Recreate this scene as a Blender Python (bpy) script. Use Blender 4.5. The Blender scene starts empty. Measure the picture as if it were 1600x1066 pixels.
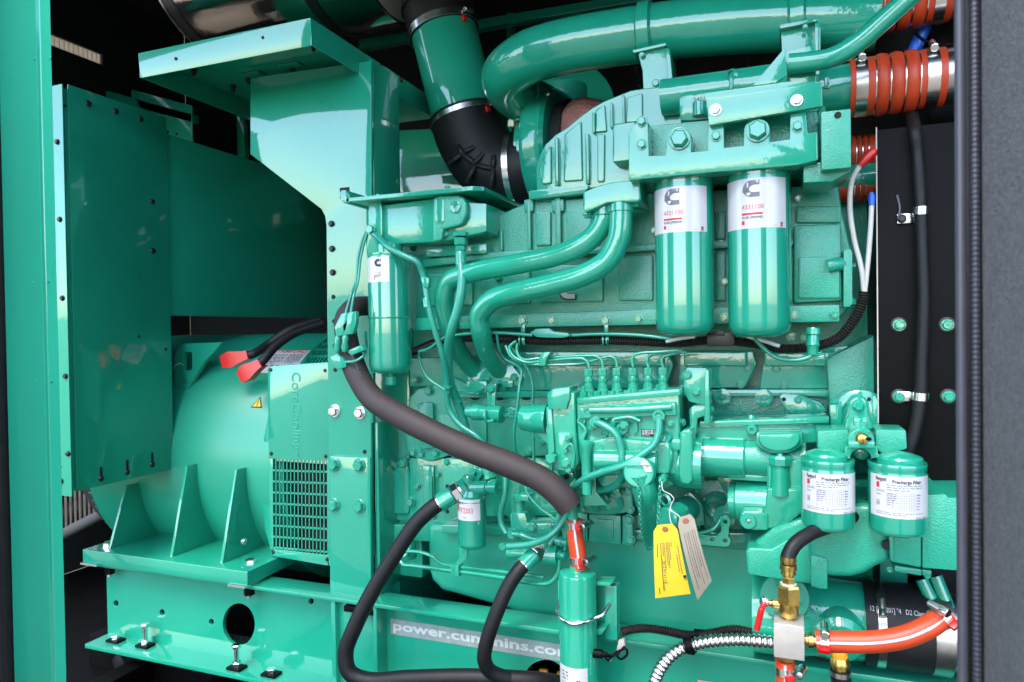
import bpy, bmesh, math, random
from mathutils import Vector, Matrix, Quaternion
random.seed(7)
R = math.radians
scene = bpy.context.scene
COL = scene.collection

# ------------------------------------------------------------------ camera
F = 1098.0                                   # focal length in photo pixels (1600 wide)
CAM = Vector((0, 0, 1.35))
YAW, PIT, ROL = R(20.94), R(-0.865), R(-0.815)
fw = Vector((-math.sin(YAW)*math.cos(PIT), math.cos(YAW)*math.cos(PIT), math.sin(PIT)))
rt0 = Vector((math.cos(YAW), math.sin(YAW), 0)); up0 = rt0.cross(fw)
rt = rt0*math.cos(ROL)+up0*math.sin(ROL); up = -rt0*math.sin(ROL)+up0*math.cos(ROL)
cd = bpy.data.cameras.new('camera'); cam = bpy.data.objects.new('camera', cd); COL.objects.link(cam)
cd.sensor_width = 36; cd.lens = F/1600*36; cd.clip_start = .05; cd.clip_end = 2000
cam.matrix_world = Matrix(((rt.x, up.x, -fw.x, CAM.x), (rt.y, up.y, -fw.y, CAM.y), (rt.z, up.z, -fw.z, CAM.z), (0, 0, 0, 1)))
cd.dof.use_dof = True; cd.dof.focus_distance = 1.5; cd.dof.aperture_fstop = 6.3
scene.camera = cam

# ------------------------------------------------------------------ light
SUN_EL, SUN_AZ = R(56), R(190)               # hazy sun high in front of the enclosure: azimuth from +Y towards +X
sd = Vector((math.sin(SUN_AZ)*math.cos(SUN_EL), math.cos(SUN_AZ)*math.cos(SUN_EL), math.sin(SUN_EL)))
world = bpy.data.worlds.new('World'); scene.world = world; world.use_nodes = True
wn = world.node_tree.nodes; wl = world.node_tree.links
bg = wn['Background']; bg.inputs[1].default_value = 0.15
sky = wn.new('ShaderNodeTexSky'); sky.sky_type = 'NISHITA'; sky.sun_disc = False
sky.sun_elevation = SUN_EL; sky.sun_rotation = SUN_AZ; sky.dust_density = 1.2; sky.air_density = 1.0; sky.ozone_density = 1.0
wl.new(sky.outputs[0], bg.inputs[0])
sl = bpy.data.lights.new('sun', 'SUN'); sl.energy = 0.5; sl.angle = R(20); sl.color = (1, .95, .87)
so = bpy.data.objects.new('sun', sl); COL.objects.link(so); so.rotation_euler = sd.to_track_quat('Z', 'Y').to_euler()
scene.view_settings.view_transform = 'Standard'; scene.view_settings.look = 'None'
scene.view_settings.gamma = 1; scene.view_settings.exposure = 2.6
scene.view_settings.use_curve_mapping = False
try:
    scene.cycles.max_bounces = 8; scene.cycles.diffuse_bounces = 4; scene.cycles.glossy_bounces = 4
    scene.cycles.sample_clamp_indirect = 6
except Exception: pass

# ------------------------------------------------------------------ photo pixel -> point of the place, at a chosen depth
def ray(px, py):
    return fw+rt*((px-800)/F)-up*((py-533)/F)
def V(px, py, Y):
    d = ray(px, py); return CAM+d*((Y-CAM.y)/d.y)
def VX(px, py, X):
    d = ray(px, py); return CAM+d*((X-CAM.x)/d.x)
def VZ(px, py, Z):
    d = ray(px, py); return CAM+d*((Z-CAM.z)/d.z)
def S(px, py, Y):
    d = ray(px, py); return ((Y-CAM.y)/d.y)/F
def pt(p):
    return p if isinstance(p, Vector) else V(*p)

# ------------------------------------------------------------------ materials
MATS = {}
def mat(name, col, rough=.4, metal=0., coat=0., bump=0., bscale=200., var=0., vscale=6., spec=.5, ior=1.5, bdist=.002, spots=None, coat_rough=.05):
    m = bpy.data.materials.new(name); m.use_nodes = True; MATS[name] = m
    nt = m.node_tree; N = nt.nodes; L = nt.links; b = N['Principled BSDF']
    b.inputs['Base Color'].default_value = (*col, 1); b.inputs['Roughness'].default_value = rough
    b.inputs['Metallic'].default_value = metal; b.inputs['Specular IOR Level'].default_value = spec; b.inputs['IOR'].default_value = ior
    b.inputs['Coat Weight'].default_value = coat; b.inputs['Coat Roughness'].default_value = coat_rough; b.inputs['Coat IOR'].default_value = 1.7
    geo = N.new('ShaderNodeNewGeometry')
    if var or spots:
        n = N.new('ShaderNodeTexNoise'); n.inputs['Scale'].default_value = vscale; n.inputs['Detail'].default_value = 8; n.inputs['Roughness'].default_value = .65
        L.new(geo.outputs['Position'], n.inputs['Vector'])
        mr = N.new('ShaderNodeMapRange'); mr.inputs['From Min'].default_value = .3; mr.inputs['From Max'].default_value = .7
        mr.inputs['To Min'].default_value = 1-var; mr.inputs['To Max'].default_value = 1+var
        L.new(n.outputs['Fac'], mr.inputs['Value'])
        mx = N.new('ShaderNodeVectorMath'); mx.operation = 'SCALE'; mx.inputs[0].default_value = col
        L.new(mr.outputs[0], mx.inputs['Scale'])
        out = mx.outputs[0]
        if spots:
            n2 = N.new('ShaderNodeTexNoise'); n2.inputs['Scale'].default_value = spots[1]; n2.inputs['Detail'].default_value = 4
            L.new(geo.outputs['Position'], n2.inputs['Vector'])
            r2 = N.new('ShaderNodeMapRange'); r2.inputs['From Min'].default_value = spots[2]; r2.inputs['From Max'].default_value = spots[2]+.06
            L.new(n2.outputs['Fac'], r2.inputs['Value'])
            mm = N.new('ShaderNodeMix'); mm.data_type = 'RGBA'
            L.new(r2.outputs[0], mm.inputs[0]); L.new(out, mm.inputs[6]); mm.inputs[7].default_value = (*spots[0], 1)
            out = mm.outputs[2]
        L.new(out, b.inputs['Base Color'])
        mr2 = N.new('ShaderNodeMapRange'); mr2.inputs['To Min'].default_value = max(.02, rough*.7); mr2.inputs['To Max'].default_value = rough*1.3
        L.new(n.outputs['Fac'], mr2.inputs['Value']); L.new(mr2.outputs[0], b.inputs['Roughness'])
    if bump:
        n3 = N.new('ShaderNodeTexNoise'); n3.inputs['Scale'].default_value = bscale; n3.inputs['Detail'].default_value = 3
        L.new(geo.outputs['Position'], n3.inputs['Vector'])
        bp = N.new('ShaderNodeBump'); bp.inputs['Strength'].default_value = bump; bp.inputs['Distance'].default_value = bdist
        L.new(n3.outputs['Fac'], bp.inputs['Height'])
        L.new(bp.outputs[0], b.inputs['Normal']); L.new(bp.outputs[0], b.inputs['Coat Normal'])
    return m
GRN = (.012, .290, .180)
G = mat('green_sheet_paint', GRN, .30, coat=1, var=.06, vscale=4, bump=.02, bscale=60, bdist=.004, coat_rough=.03, spec=.15)
GB = mat('green_satin_paint', GRN, .45, coat=.45, var=.06, vscale=5, bump=.03, bscale=70, bdist=.004, coat_rough=.28, spec=.2)
GE = mat('green_engine_paint', GRN, .32, coat=1, var=.10, vscale=9, bump=.10, bscale=110, bdist=.003, coat_rough=.05, spec=.15)
GC = mat('green_cast_paint', GRN, .40, coat=.6, var=.12, vscale=12, bump=.45, bscale=330, bdist=.0022, coat_rough=.08, spec=.15)
GH = mat('green_hose_paint', (.011,.265,.178), .40, coat=.4, var=.12, vscale=20, bump=.15, bscale=400)
GD = mat('green_filter_paint', (.008,.270,.172), .25, coat=1, var=.03, vscale=4, coat_rough=.03)
ZN = mat('bright_zinc', (.78, .78, .77), .22, metal=1, var=.12, vscale=60)
ST = mat('stainless_band', (.72, .70, .67), .24, metal=1, var=.10, vscale=40)
SC = mat('brushed_steel_pipe', (.50, .49, .48), .30, metal=1, var=.15, vscale=30)
SILV = mat('polished_silencer_wrap', (.72, .63, .55), .08, metal=1, var=.08, vscale=5, bump=.05, bscale=14, bdist=.01)
SBAND = mat('silencer_strap', (.20, .18, .18), .35, metal=1, var=.1)
BR = mat('brass', (.60, .42, .12), .28, metal=1, var=.18, vscale=50, bump=.06, bscale=300)
AL = mat('cast_aluminium', (.50, .46, .41), .50, metal=.55, var=.10, vscale=70, bump=.10, bscale=500)
BK = mat('black_paint', (.0035, .0035, .0035), .45, spec=.08, var=.3, vscale=10)
RB = mat('black_rubber', (.008, .008, .009), .52, spec=.3, var=.25, vscale=25, bump=.12, bscale=500)
BOLTK = mat('black_oxide', (.018, .015, .014), .38, metal=.3, var=.3, vscale=80)
LOOM = mat('black_loom', (.012, .009, .008), .42, var=.2, vscale=50)
FOAMH = mat('insulation_foam', (.034, .024, .024), .66, var=.15, vscale=30, bump=.25, bscale=700)
SIL = mat('orange_silicone', (.50, .048, .011), .42, var=.10, vscale=25, bump=.12, bscale=600)
RED = mat('red_plastic', (.50, .006, .006), .35, coat=.1, var=.06)
WHT = mat('white_print', (.50, .50, .51), .35, coat=.3)
GRYW = mat('white_wire', (.55, .54, .50), .45, var=.08, vscale=40)
INK = mat('black_ink', (.012, .012, .014), .5)
INKG = mat('grey_ink', (.075, .075, .085), .5)
INKL = mat('grey_steel_ink', (.11, .115, .14), .35)
REDI = mat('red_ink', (.50, .02, .014), .45)
REDF = mat('faded_red_ink', (.55, .13, .10), .45)
YEL = mat('yellow_card', (.68, .47, .02), .55, var=.05, vscale=30)
TAN = mat('tan_card', (.28, .245, .185), .6, var=.08, vscale=30)
EYE = mat('eyelet_card', (.30, .10, .05), .6)
STRIP = mat('silver_decal', (.25, .31, .285), .4, var=.16, vscale=30, spots=((.45, .30, .30), 22, .66))
STRIPL = mat('silver_decal_letters', (.55, .58, .56), .35, var=.06, vscale=40)
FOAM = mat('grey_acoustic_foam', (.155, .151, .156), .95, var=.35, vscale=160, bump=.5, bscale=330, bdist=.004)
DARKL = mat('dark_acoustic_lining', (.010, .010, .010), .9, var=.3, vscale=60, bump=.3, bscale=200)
TRIM = mat('grey_rubber_trim', (.055, .055, .072), .38, var=.1, vscale=30)
TRIMD = mat('dark_rubber_trim', (.028, .03, .042), .45, var=.15, vscale=60)
BLUE = mat('blue_hose', (.015, .10, .55), .35, var=.08)
WRAP = mat('exhaust_lagging', (.30, .13, .11), .9, var=.30, vscale=35, bump=.8, bscale=120, bdist=.006)
CREAM = mat('cream_gasket', (.50, .45, .38), .55, var=.1, vscale=20)
PINK = mat('faded_pink_decal', (.60, .35, .33), .5, var=.1, vscale=30)
ORNG = mat('orange_plastic', (.80, .33, .01), .35, coat=.3)
CONC = mat('pale_concrete', (.185, .16, .115), .85, var=.12, vscale=1.2, bump=.2, bscale=40)
WALLP = mat('white_render', (.80, .80, .77), .8, var=.05, vscale=.8)
SAND = mat('sand_block_wall', (.48, .33, .20), .85, var=.15, vscale=3, bump=.3, bscale=30)
GREYPVC = mat('grey_pipe', (.35, .33, .30), .45, var=.1)
HOLE = mat('dark_hole', (.004, .006, .005), .8)

# ------------------------------------------------------------------ object helpers
WM = {}
def mk(name, me, m, parent=None, loc=None, quat=None, scale=None, kind=None):
    o = bpy.data.objects.new(name, me); COL.objects.link(o)
    if m is not None and len(me.materials) == 0: me.materials.append(m)
    mw = Matrix.LocRotScale(loc or Vector(), quat or Quaternion(), Vector(scale) if scale else Vector((1, 1, 1)))
    o.matrix_basis = mw; WM[o] = mw
    if parent is not None:
        o.parent = parent; o.matrix_parent_inverse = WM[parent].inverted()
    if kind: o['kind'] = kind
    return o
THINGS = []
def thing(name, label, cat, group=None):
    o = bpy.data.objects.new(name, None); COL.objects.link(o); o.empty_display_size = .05
    o['label'] = label; o['category'] = cat
    if group: o['group'] = group
    WM[o] = Matrix.Identity(4); THINGS.append(o); return o
def tag(o, label, cat, group=None):
    o['label'] = label; o['category'] = cat
    if group: o['group'] = group
    return o
def struct(o):
    o['kind'] = 'structure'; return o
def place_empties():
    """move every thing's Empty to the base of what it parents"""
    for e in THINGS:
        lo = Vector((1e9,)*3); hi = Vector((-1e9,)*3)
        st = list(e.children)
        for c in st:
            st.extend(c.children)
            if c.type == 'MESH':
                for q in c.bound_box:
                    w = WM[c] @ Vector(q)
                    lo = Vector(map(min, lo, w)); hi = Vector(map(max, hi, w))
        if lo.x > 1e8: continue
        b = Vector(((lo.x+hi.x)/2, (lo.y+hi.y)/2, lo.z))
        e.location = b; inv = Matrix.Translation(b).inverted()
        for c in e.children: c.matrix_parent_inverse = inv
def fin(bm, smooth=35):
    me = bpy.data.meshes.new('m'); bmesh.ops.recalc_face_normals(bm, faces=bm.faces[:]); bm.to_mesh(me); bm.free()
    if smooth:
        me.polygons.foreach_set('use_smooth', [True]*len(me.polygons))
        me.set_sharp_from_angle(angle=R(smooth))
    return me
def bev(bm, b, seg=2, ang=25):
    es = [e for e in bm.edges if len(e.link_faces) == 2 and e.calc_face_angle(0) > R(ang)]
    if b > 0 and es: bmesh.ops.bevel(bm, geom=es, offset=b, segments=seg, profile=.6, affect='EDGES', clamp_overlap=True)
def prism_me(pts, ext, b=.002, seg=2):
    """closed polygon (3D points, planar) pushed along the vector ext"""
    bm = bmesh.new()
    vs = [bm.verts.new(p) for p in pts]; f = bm.faces.new(vs)
    r = bmesh.ops.extrude_face_region(bm, geom=[f])
    bmesh.ops.translate(bm, vec=ext, verts=[v for v in r['geom'] if isinstance(v, bmesh.types.BMVert)])
    bmesh.ops.recalc_face_normals(bm, faces=bm.faces[:])
    bev(bm, b, seg); return fin(bm)
def pl(name, pts, Y, d, m, parent=None, b=.0025, seg=2, **k):
    """solid plate: outline given in photo pixels on the plane Y, thickness d away from the viewer"""
    return mk(name, prism_me([V(x, y, Y) for x, y in pts], Vector((0, d, 0)), b, seg), m, parent, **k)
def rb(name, x0, y0, x1, y1, Y, d, m, parent=None, b=.0025, **k):
    """upright box from pixel corners, true to the world axes"""
    xm, ym = (x0+x1)/2, (y0+y1)/2
    X0, X1 = V(x0, ym, Y).x, V(x1, ym, Y).x; Z1, Z0 = V(xm, y0, Y).z, V(xm, y1, Y).z
    return bx(name, X0, X1, Y, Y+d, Z0, Z1, m, parent, b, **k)
def bx_me(x0, x1, y0, y1, z0, z1, b=.002, seg=2):
    bm = bmesh.new(); bmesh.ops.create_cube(bm, size=1)
    for v in bm.verts: v.co = Vector((x0+(v.co.x+.5)*(x1-x0), y0+(v.co.y+.5)*(y1-y0), z0+(v.co.z+.5)*(z1-z0)))
    bev(bm, b, seg); return fin(bm)
def bx(name, x0, x1, y0, y1, z0, z1, m, parent=None, b=.002, **k):
    return mk(name, bx_me(x0, x1, y0, y1, z0, z1, b), m, parent, **k)
def rr(x0, y0, x1, y1, r, n=4):
    """rounded rectangle outline in pixels"""
    o = []
    for cx, cy, a in ((x1-r, y0+r, -90), (x1-r, y1-r, 0), (x0+r, y1-r, 90), (x0+r, y0+r, 180)):
        for i in range(n+1):
            t = R(a+90*i/n); o.append((cx+r*math.cos(t), cy+r*math.sin(t)))
    return o
def circ(cx, cy, r, n=20, a0=0, a1=360, ry=None):
    full = abs(a1-a0) >= 360
    return [(cx+r*math.cos(R(a0+(a1-a0)*i/(n if full else n-1))), cy+(ry or r)*math.sin(R(a0+(a1-a0)*i/(n if full else n-1)))) for i in range(n)]
def holed(name, outline, holes, Y, d, m, parent=None, b=.0008, **k):
    """plate with real holes: outline and holes in pixels on the plane Y"""
    o0 = V(outline[0][0], outline[0][1], Y)
    cu = bpy.data.curves.new('c', 'CURVE'); cu.dimensions = '2D'; cu.fill_mode = 'BOTH'; cu.extrude = d/2-b; cu.bevel_depth = b; cu.offset = -b; cu.bevel_resolution = 1
    for lp in [outline]+holes:
        s = cu.splines.new('POLY'); s.points.add(len(lp)-1); s.use_cyclic_u = True
        for i, (x, y) in enumerate(lp):
            w = V(x, y, Y); s.points[i].co = (w.x-o0.x, w.z-o0.z, 0, 1)
    ob = bpy.data.objects.new('c', cu); COL.objects.link(ob)
    me = bpy.data.meshes.new_from_object(ob.evaluated_get(bpy.context.evaluated_depsgraph_get()))
    bpy.data.objects.remove(ob); bpy.data.curves.remove(cu)
    for v in me.vertices:
        v.co = Vector((o0.x+v.co.x, Y+d/2-v.co.z, o0.z+v.co.y))
    me.polygons.foreach_set('use_smooth', [True]*len(me.polygons)); me.set_sharp_from_angle(angle=R(35))
    return mk(name, me, m, parent, **k)
def catmull(P, n):
    if len(P) < 3: return [P[0].lerp(P[-1], i/n) for i in range(n+1)]
    Q = [P[0]*2-P[1]]+list(P)+[P[-1]*2-P[-2]]; o = []
    for i in range(1, len(Q)-2):
        a, b, c, d = Q[i-1:i+3]
        # centripetal parametrisation
        t0 = 0; t1 = t0+max(1e-6, (b-a).length)**.5; t2 = t1+max(1e-6, (c-b).length)**.5; t3 = t2+max(1e-6, (d-c).length)**.5
        for j in range(n):
            t = t1+(t2-t1)*j/n
            A1 = a*((t1-t)/(t1-t0))+b*((t-t0)/(t1-t0)); A2 = b*((t2-t)/(t2-t1))+c*((t-t1)/(t2-t1)); A3 = c*((t3-t)/(t3-t2))+d*((t-t2)/(t3-t2))
            B1 = A1*((t2-t)/(t2-t0))+A2*((t-t0)/(t2-t0)); B2 = A2*((t3-t)/(t3-t1))+A3*((t-t1)/(t3-t1))
            o.append(B1*((t2-t)/(t2-t1))+B2*((t-t1)/(t2-t1)))
    o.append(P[-1]); return o
def resample(P, step):
    L = [0]
    for a, b in zip(P, P[1:]): L.append(L[-1]+(b-a).length)
    n = max(2, int(L[-1]/step)); o = []; j = 0
    for i in range(n+1):
        s = L[-1]*i/n
        while j < len(L)-2 and L[j+1] < s: j += 1
        t = (s-L[j])/max(1e-9, L[j+1]-L[j]); o.append(P[j].lerp(P[j+1], min(1, max(0, t))))
    return o
def sweep_me(P, rad, segs=14, cap=True):
    """round tube along P; rad is a number or a function of (index, arc length, fraction)"""
    n = len(P); T = [(P[min(i+1, n-1)]-P[max(i-1, 0)]).normalized() for i in range(n)]
    u = T[0].orthogonal().normalized(); bm = bmesh.new(); rings = []; s = 0
    tot = sum((b-a).length for a, b in zip(P, P[1:])) or 1
    for i in range(n):
        if i:
            u = T[i-1].rotation_difference(T[i]) @ u; s += (P[i]-P[i-1]).length
        u = (u-T[i]*u.dot(T[i])).normalized(); w = T[i].cross(u)
        r = rad(i, s, s/tot) if callable(rad) else rad
        rings.append([bm.verts.new(P[i]+u*(r*math.cos(2*math.pi*k/segs))+w*(r*math.sin(2*math.pi*k/segs))) for k in range(segs)])
    for a, b in zip(rings, rings[1:]):
        for k in range(segs): bm.faces.new((a[k], a[(k+1) % segs], b[(k+1) % segs], b[k]))
    if cap: bm.faces.new(rings[0]); bm.faces.new(rings[-1])
    return fin(bm, 50)
def tube(name, pts, r, m, parent=None, segs=14, n=10, **k):
    return mk(name, sweep_me(catmull([pt(p) for p in pts], n), r, segs), m, parent, **k)
def loom(name, pts, r, m, parent=None, pitch=.0052, amp=.0014, segs=12, **k):
    """corrugated sleeve: real rings along the path"""
    P = resample(catmull([pt(p) for p in pts], 12), pitch/4)
    return mk(name, sweep_me(P, lambda i, s, f: r-amp+amp*(1, 1.6, 1, -.4)[i % 4], segs), m, parent, **k)
def lathe_me(prof, segs=32, cap=True, smooth=35):
    bm = bmesh.new(); rings = []
    for t, r in prof:
        rings.append([bm.verts.new((r*math.cos(2*math.pi*(k+.5)/segs), r*math.sin(2*math.pi*(k+.5)/segs), t)) for k in range(segs)])
    for a, b in zip(rings, rings[1:]):
        for k in range(segs): bm.faces.new((a[k], a[(k+1) % segs], b[(k+1) % segs], b[k]))
    if cap:
        if prof[0][1] > 1e-5: bm.faces.new(rings[0])
        if prof[-1][1] > 1e-5: bm.faces.new(rings[-1])
    bmesh.ops.remove_doubles(bm, verts=bm.verts[:], dist=1e-6)
    return fin(bm, smooth)
def qz(axis):
    return Vector(axis).normalized().to_track_quat('Z', 'Y')
def lathe(name, p, axis, prof, m, parent=None, segs=32, cap=True, smooth=35, **k):
    return mk(name, lathe_me(prof, segs, cap, smooth), m, parent, loc=pt(p), quat=qz(axis), **k)
def hexa(name, p, axis, r, h, m, parent=None, **k):
    """hexagon fitting"""
    return lathe(name, p, axis, [(0, r*.9), (h*.12, r), (h*.88, r), (h, r*.9)], m, parent, segs=6, smooth=20, **k)
_b = {}
def bolt_me(kind, m):
    key = (kind, m.name)
    if key in _b: return _b[key]
    bm = bmesh.new()
    def ring(prof, segs, rot=0):
        rings = []
        for t, r in prof: rings.append([bm.verts.new((r*math.cos(2*math.pi*(q+rot)/segs), r*math.sin(2*math.pi*(q+rot)/segs), t)) for q in range(segs)])
        for a, c in zip(rings, rings[1:]):
            for q in range(segs): bm.faces.new((a[q], a[(q+1) % segs], c[(q+1) % segs], c[q]))
        bm.faces.new(rings[-1])
    if kind == 'hex':
        ring([(-.2, 1), (.14, 1), (.18, .95)], 18); ring([(.1, .80), (.66, .80), (.78, .66)], 6, .3)
    elif kind == 'dome':
        ring([(-.2, 1), (.12, 1), (.45, .8), (.6, .45)], 14); ring([(.5, .38), (.62, .38)], 6)
    elif kind == 'socket':
        ring([(-.2, 1), (.35, 1), (.45, .88)], 16)
    me = fin(bm, 25); me.materials.append(m); _b[key] = me; return me
def bolt(px, py, Y, r, parent, m=None, kind='hex', axis=(0, -1, 0), name='bolt', spin=None):
    p = px if isinstance(px, Vector) else V(px, py, Y)
    s = r*S(px, py, Y) if not isinstance(px, Vector) else r
    q = qz(axis) @ Quaternion((0, 0, 1), random.uniform(0, 6) if spin is None else spin)
    return mk(name, bolt_me(kind, m or GE), None, parent, loc=p, quat=q, scale=(s, s, s))
def vlathe(name, px, py, Y, prof, m, parent=None, segs=36, **k):
    """upright turned body hung from a pixel: profile in metres, t downwards is negative"""
    return lathe(name, V(px, py, Y), (0, 0, 1), prof, m, parent, segs, **k)

# ------------------------------------------------------------------ lettering
_tx = {}
def text2d(s, bold=0.):
    key = (s, bold)
    if key not in _tx:
        cu = bpy.data.curves.new('t', 'FONT'); cu.body = s; cu.size = 1; cu.offset = bold; cu.resolution_u = 2; cu.align_x = 'LEFT'
        ob = bpy.data.objects.new('t', cu); COL.objects.link(ob)
        me = bpy.data.meshes.new_from_object(ob.evaluated_get(bpy.context.evaluated_depsgraph_get()))
        vs = [v.co.to_2d() for v in me.vertices]; fs = [tuple(p.vertices) for p in me.polygons]
        bpy.data.objects.remove(ob); bpy.data.curves.remove(cu); bpy.data.meshes.remove(me)
        w = max((v.x for v in vs), default=.1); _tx[key] = (vs, fs, w)
    return _tx[key]
class Print:
    """flat print on a card, sheet or curved label: shapes per colour in label coordinates (metres), mapped by fn(u, v, lift)"""
    def __init__(s, fn): s.fn = fn; s.d = {}
    def add(s, vs, fs, m, lift):
        V_, F_ = s.d.setdefault((m.name, lift), ([], [])); k = len(V_)
        V_.extend(vs); F_.extend([tuple(i+k for i in f) for f in fs])
    def rect(s, u0, v0, u1, v1, m, lift=.0006, n=1):
        vs = []; 
        for i in range(n+1):
            u = u0+(u1-u0)*i/n; vs += [Vector((u, v0)), Vector((u, v1))]
        s.add(vs, [(2*i, 2*i+2, 2*i+3, 2*i+1) for i in range(n)], m, lift)
    def poly(s, pts, m, lift=.0006): s.add([Vector(p) for p in pts], [tuple(range(len(pts)))], m, lift)
    def text(s, t, u, v, size, m, lift=.0007, align='l', rot=0, sx=1., bold=0., width=None):
        vs, fs, w = text2d(t, bold)
        if width: sx = width/(w*size)
        off = {'l': 0, 'c': -w/2, 'r': -w}[align]; c, q = math.cos(rot), math.sin(rot); o = []
        for p in vs:
            x, y = (p.x+off)*size*sx, p.y*size
            o.append(Vector((u+x*c-y*q, v+x*q+y*c)))
        s.add(o, fs, m, lift)
    def scribble(s, u0, v0, u1, v1, lines, m, seed=1, fill=.55, lift=.0006):
        """rows of tiny print too small to read: short dashes like words"""
        r = random.Random(seed); h = (v1-v0)/lines
        for i in range(lines):
            u = u0; vm = v1-(i+.5)*h
            end = u1 if i < lines-1 else u0+(u1-u0)*.6
            while u < end:
                w = r.uniform(.6, 2.2)*h; s.rect(u, vm-h*fill/2, min(end, u+w), vm+h*fill/2, m, lift); u += w+h*.5
    def build(s, parent, name='print'):
        for (mn, lift), (vs, fs) in s.d.items():
            me = bpy.data.meshes.new('print'); me.from_pydata([s.fn(p.x, p.y, lift) for p in vs], [], fs); me.update()
            mk(name, me, MATS[mn], parent, kind='stuff' if name == 'print' else None)
def cyl_map(c, r, th0=0., z0=0.):
    """label coordinates onto an upright cylinder; th0 turns it towards +X"""
    def fn(u, v, lift):
        t = u/r+th0; return Vector((c.x+(r+lift)*math.sin(t), c.y-(r+lift)*math.cos(t), z0+v))
    return fn
def plane_map(o, eu, ev, nrm):
    eu, ev, nrm = Vector(eu).normalized(), Vector(ev).normalized(), Vector(nrm).normalized()
    return lambda u, v, lift: o+eu*u+ev*v+nrm*lift
def strip_me(fn, u0, v0, u1, v1, n=16, lift=.0003, th=.0003):
    vs = []; fs = []
    for i in range(n+1):
        u = u0+(u1-u0)*i/n
        vs += [fn(u, v0, lift), fn(u, v1, lift)]
    for i in range(n): fs.append((2*i, 2*i+2, 2*i+3, 2*i+1))
    me = bpy.data.meshes.new('strip'); me.from_pydata(vs, [], fs); me.update()
    me.polygons.foreach_set('use_smooth', [True]*len(me.polygons)); return me
def emboss(name, s, o, rot, width, height, d, m, parent):
    """raised lettering with rounded edges on a face looking towards -Y"""
    cu = bpy.data.curves.new('t', 'FONT'); cu.body = s; cu.size = 1; cu.extrude = .02; cu.bevel_depth = .018; cu.offset = -.012; cu.resolution_u = 3
    ob = bpy.data.objects.new('t', cu); COL.objects.link(ob)
    me = bpy.data.meshes.new_from_object(ob.evaluated_get(bpy.context.evaluated_depsgraph_get())); bpy.data.objects.remove(ob); bpy.data.curves.remove(cu)
    w = max(v.co.x for v in me.vertices); c, q = math.cos(rot), math.sin(rot)
    for v in me.vertices:
        x, y, z = v.co.x/w*width, v.co.y*height, v.co.z; v.co = o+Vector((x*c-y*q, -z/.038*d, x*q+y*c))
    me.polygons.foreach_set('use_smooth', [True]*len(me.polygons))
    return mk(name, me, m, parent)
def c_emblem(P, u, v, h, m, band=None, lift=.0006):
    """block letter C emblem with a slanted word band"""
    w = h*.98; o = [(w, h), (w*.55, h)]
    for i in range(1, 12):
        a = R(90+180*i/12); o.append((w*.55+w*.55*math.cos(a), h*.5+h*.5*math.sin(a)))
    o += [(w*.55, 0), (w, 0), (w, h*.29), (w*.62, h*.29)]
    for i in range(1, 6):
        a = R(270-180*i/6); o.append((w*.62+w*.24*math.cos(a), h*.5+h*.21*math.sin(a)))
    o += [(w*.62, h*.71), (w, h*.71)]
    P.poly([(u+x, v+y) for x, y in o], m, lift)
    if band:
        P.poly([(u-.02*w, v+.30*h), (u+.06*w, v+.20*h), (u+.95*w, v+.88*h), (u+.86*w, v+1.0*h)], band, lift+.0002)
        P.text('Cummins', u+.04*w, v+.26*h, h*.23, m, lift+.0004, rot=R(37))

def clamp(name, label, p, axis, r, w, sdir, red=None, group='worm drive hose clamps', stub=True, m=None):
    """hose clamp: band, screw housing and optional red tell-tale"""
    t = thing(name, label, 'hose clamp', group); p = pt(p); ax = Vector(axis).normalized(); sdv = Vector(sdir); sdv = (sdv-ax*sdv.dot(ax)).normalized()
    band = lathe('band', p-ax*(w/2), ax, [(0, r), (0, r+.0012), (w, r+.0012), (w, r), (w, r-.001), (0, r-.001), (0, r)], m or ST, t, segs=36, cap=False)
    if stub:
        tg = ax.cross(sdv); c = p+sdv*(r+.008)
        lathe('screw_housing', c-tg*.012, tg, [(0, .004), (.001, .006), (.02, .006), (.022, .0045)], SC, t, segs=14)
        lathe('screw', c+tg*.008, tg, [(0, .006), (.006, .0072), (.012, .0072), (.013, .006), (.013, .003)], ZN, t, segs=14)
    if red:
        q = p+Vector(red).normalized()*(r+.003)
        mk('red_tell_tale', bx_me(-.007, .007, -.004, .004, -.008, .008, .0015), RED, t, loc=q, quat=qz(ax) @ Quaternion((0, 0, 1), .4))
    return t

# ================================================================== THE SETTING
struct(bx('ground', -600, 600, -600, 600, -.2, 0, CONC, b=0))
tag(bx('boundary_wall', -7.2, -7.0, 1.2, 16, 0, 6.5, SAND, b=.01), 'sand coloured block wall seen through the enclosure vents', 'wall')

# ------------------------------------------------------------------ enclosure shell
en = thing('generator_enclosure', 'green sheet steel generator enclosure with dark lined roof and walls', 'enclosure')
XL, XR, YB, ZF, ZT = -2.80, 1.25, 2.75, .36, 2.92
bx('base_tank', XL, XR, .75, YB, 0, ZF, BK, en, .004)
bx('roof', XL-.02, XR+.02, .72, YB+.05, ZT, ZT+.03, G, en, .003)
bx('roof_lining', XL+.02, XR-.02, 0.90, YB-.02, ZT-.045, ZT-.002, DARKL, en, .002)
bx('roof_header', XL, XR, .76, .82, 2.36, ZT, G, en, .003)
bx('front_panel', XL, -2.74, .75, .78, ZF, ZT, G, en, .002)
bx('left_door_skin', -1.215, -1.209, -.14, .73, .36, 2.36, G, en, .002)
bx('left_door_foam', -1.208, -1.165, -.12, .735, .40, 2.30, FOAM, en, .003)
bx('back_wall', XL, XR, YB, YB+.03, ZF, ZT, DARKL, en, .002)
bx('end_wall', XR, XR+.03, .8, YB+.03, ZF, ZT, DARKL, en, .002)
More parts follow.
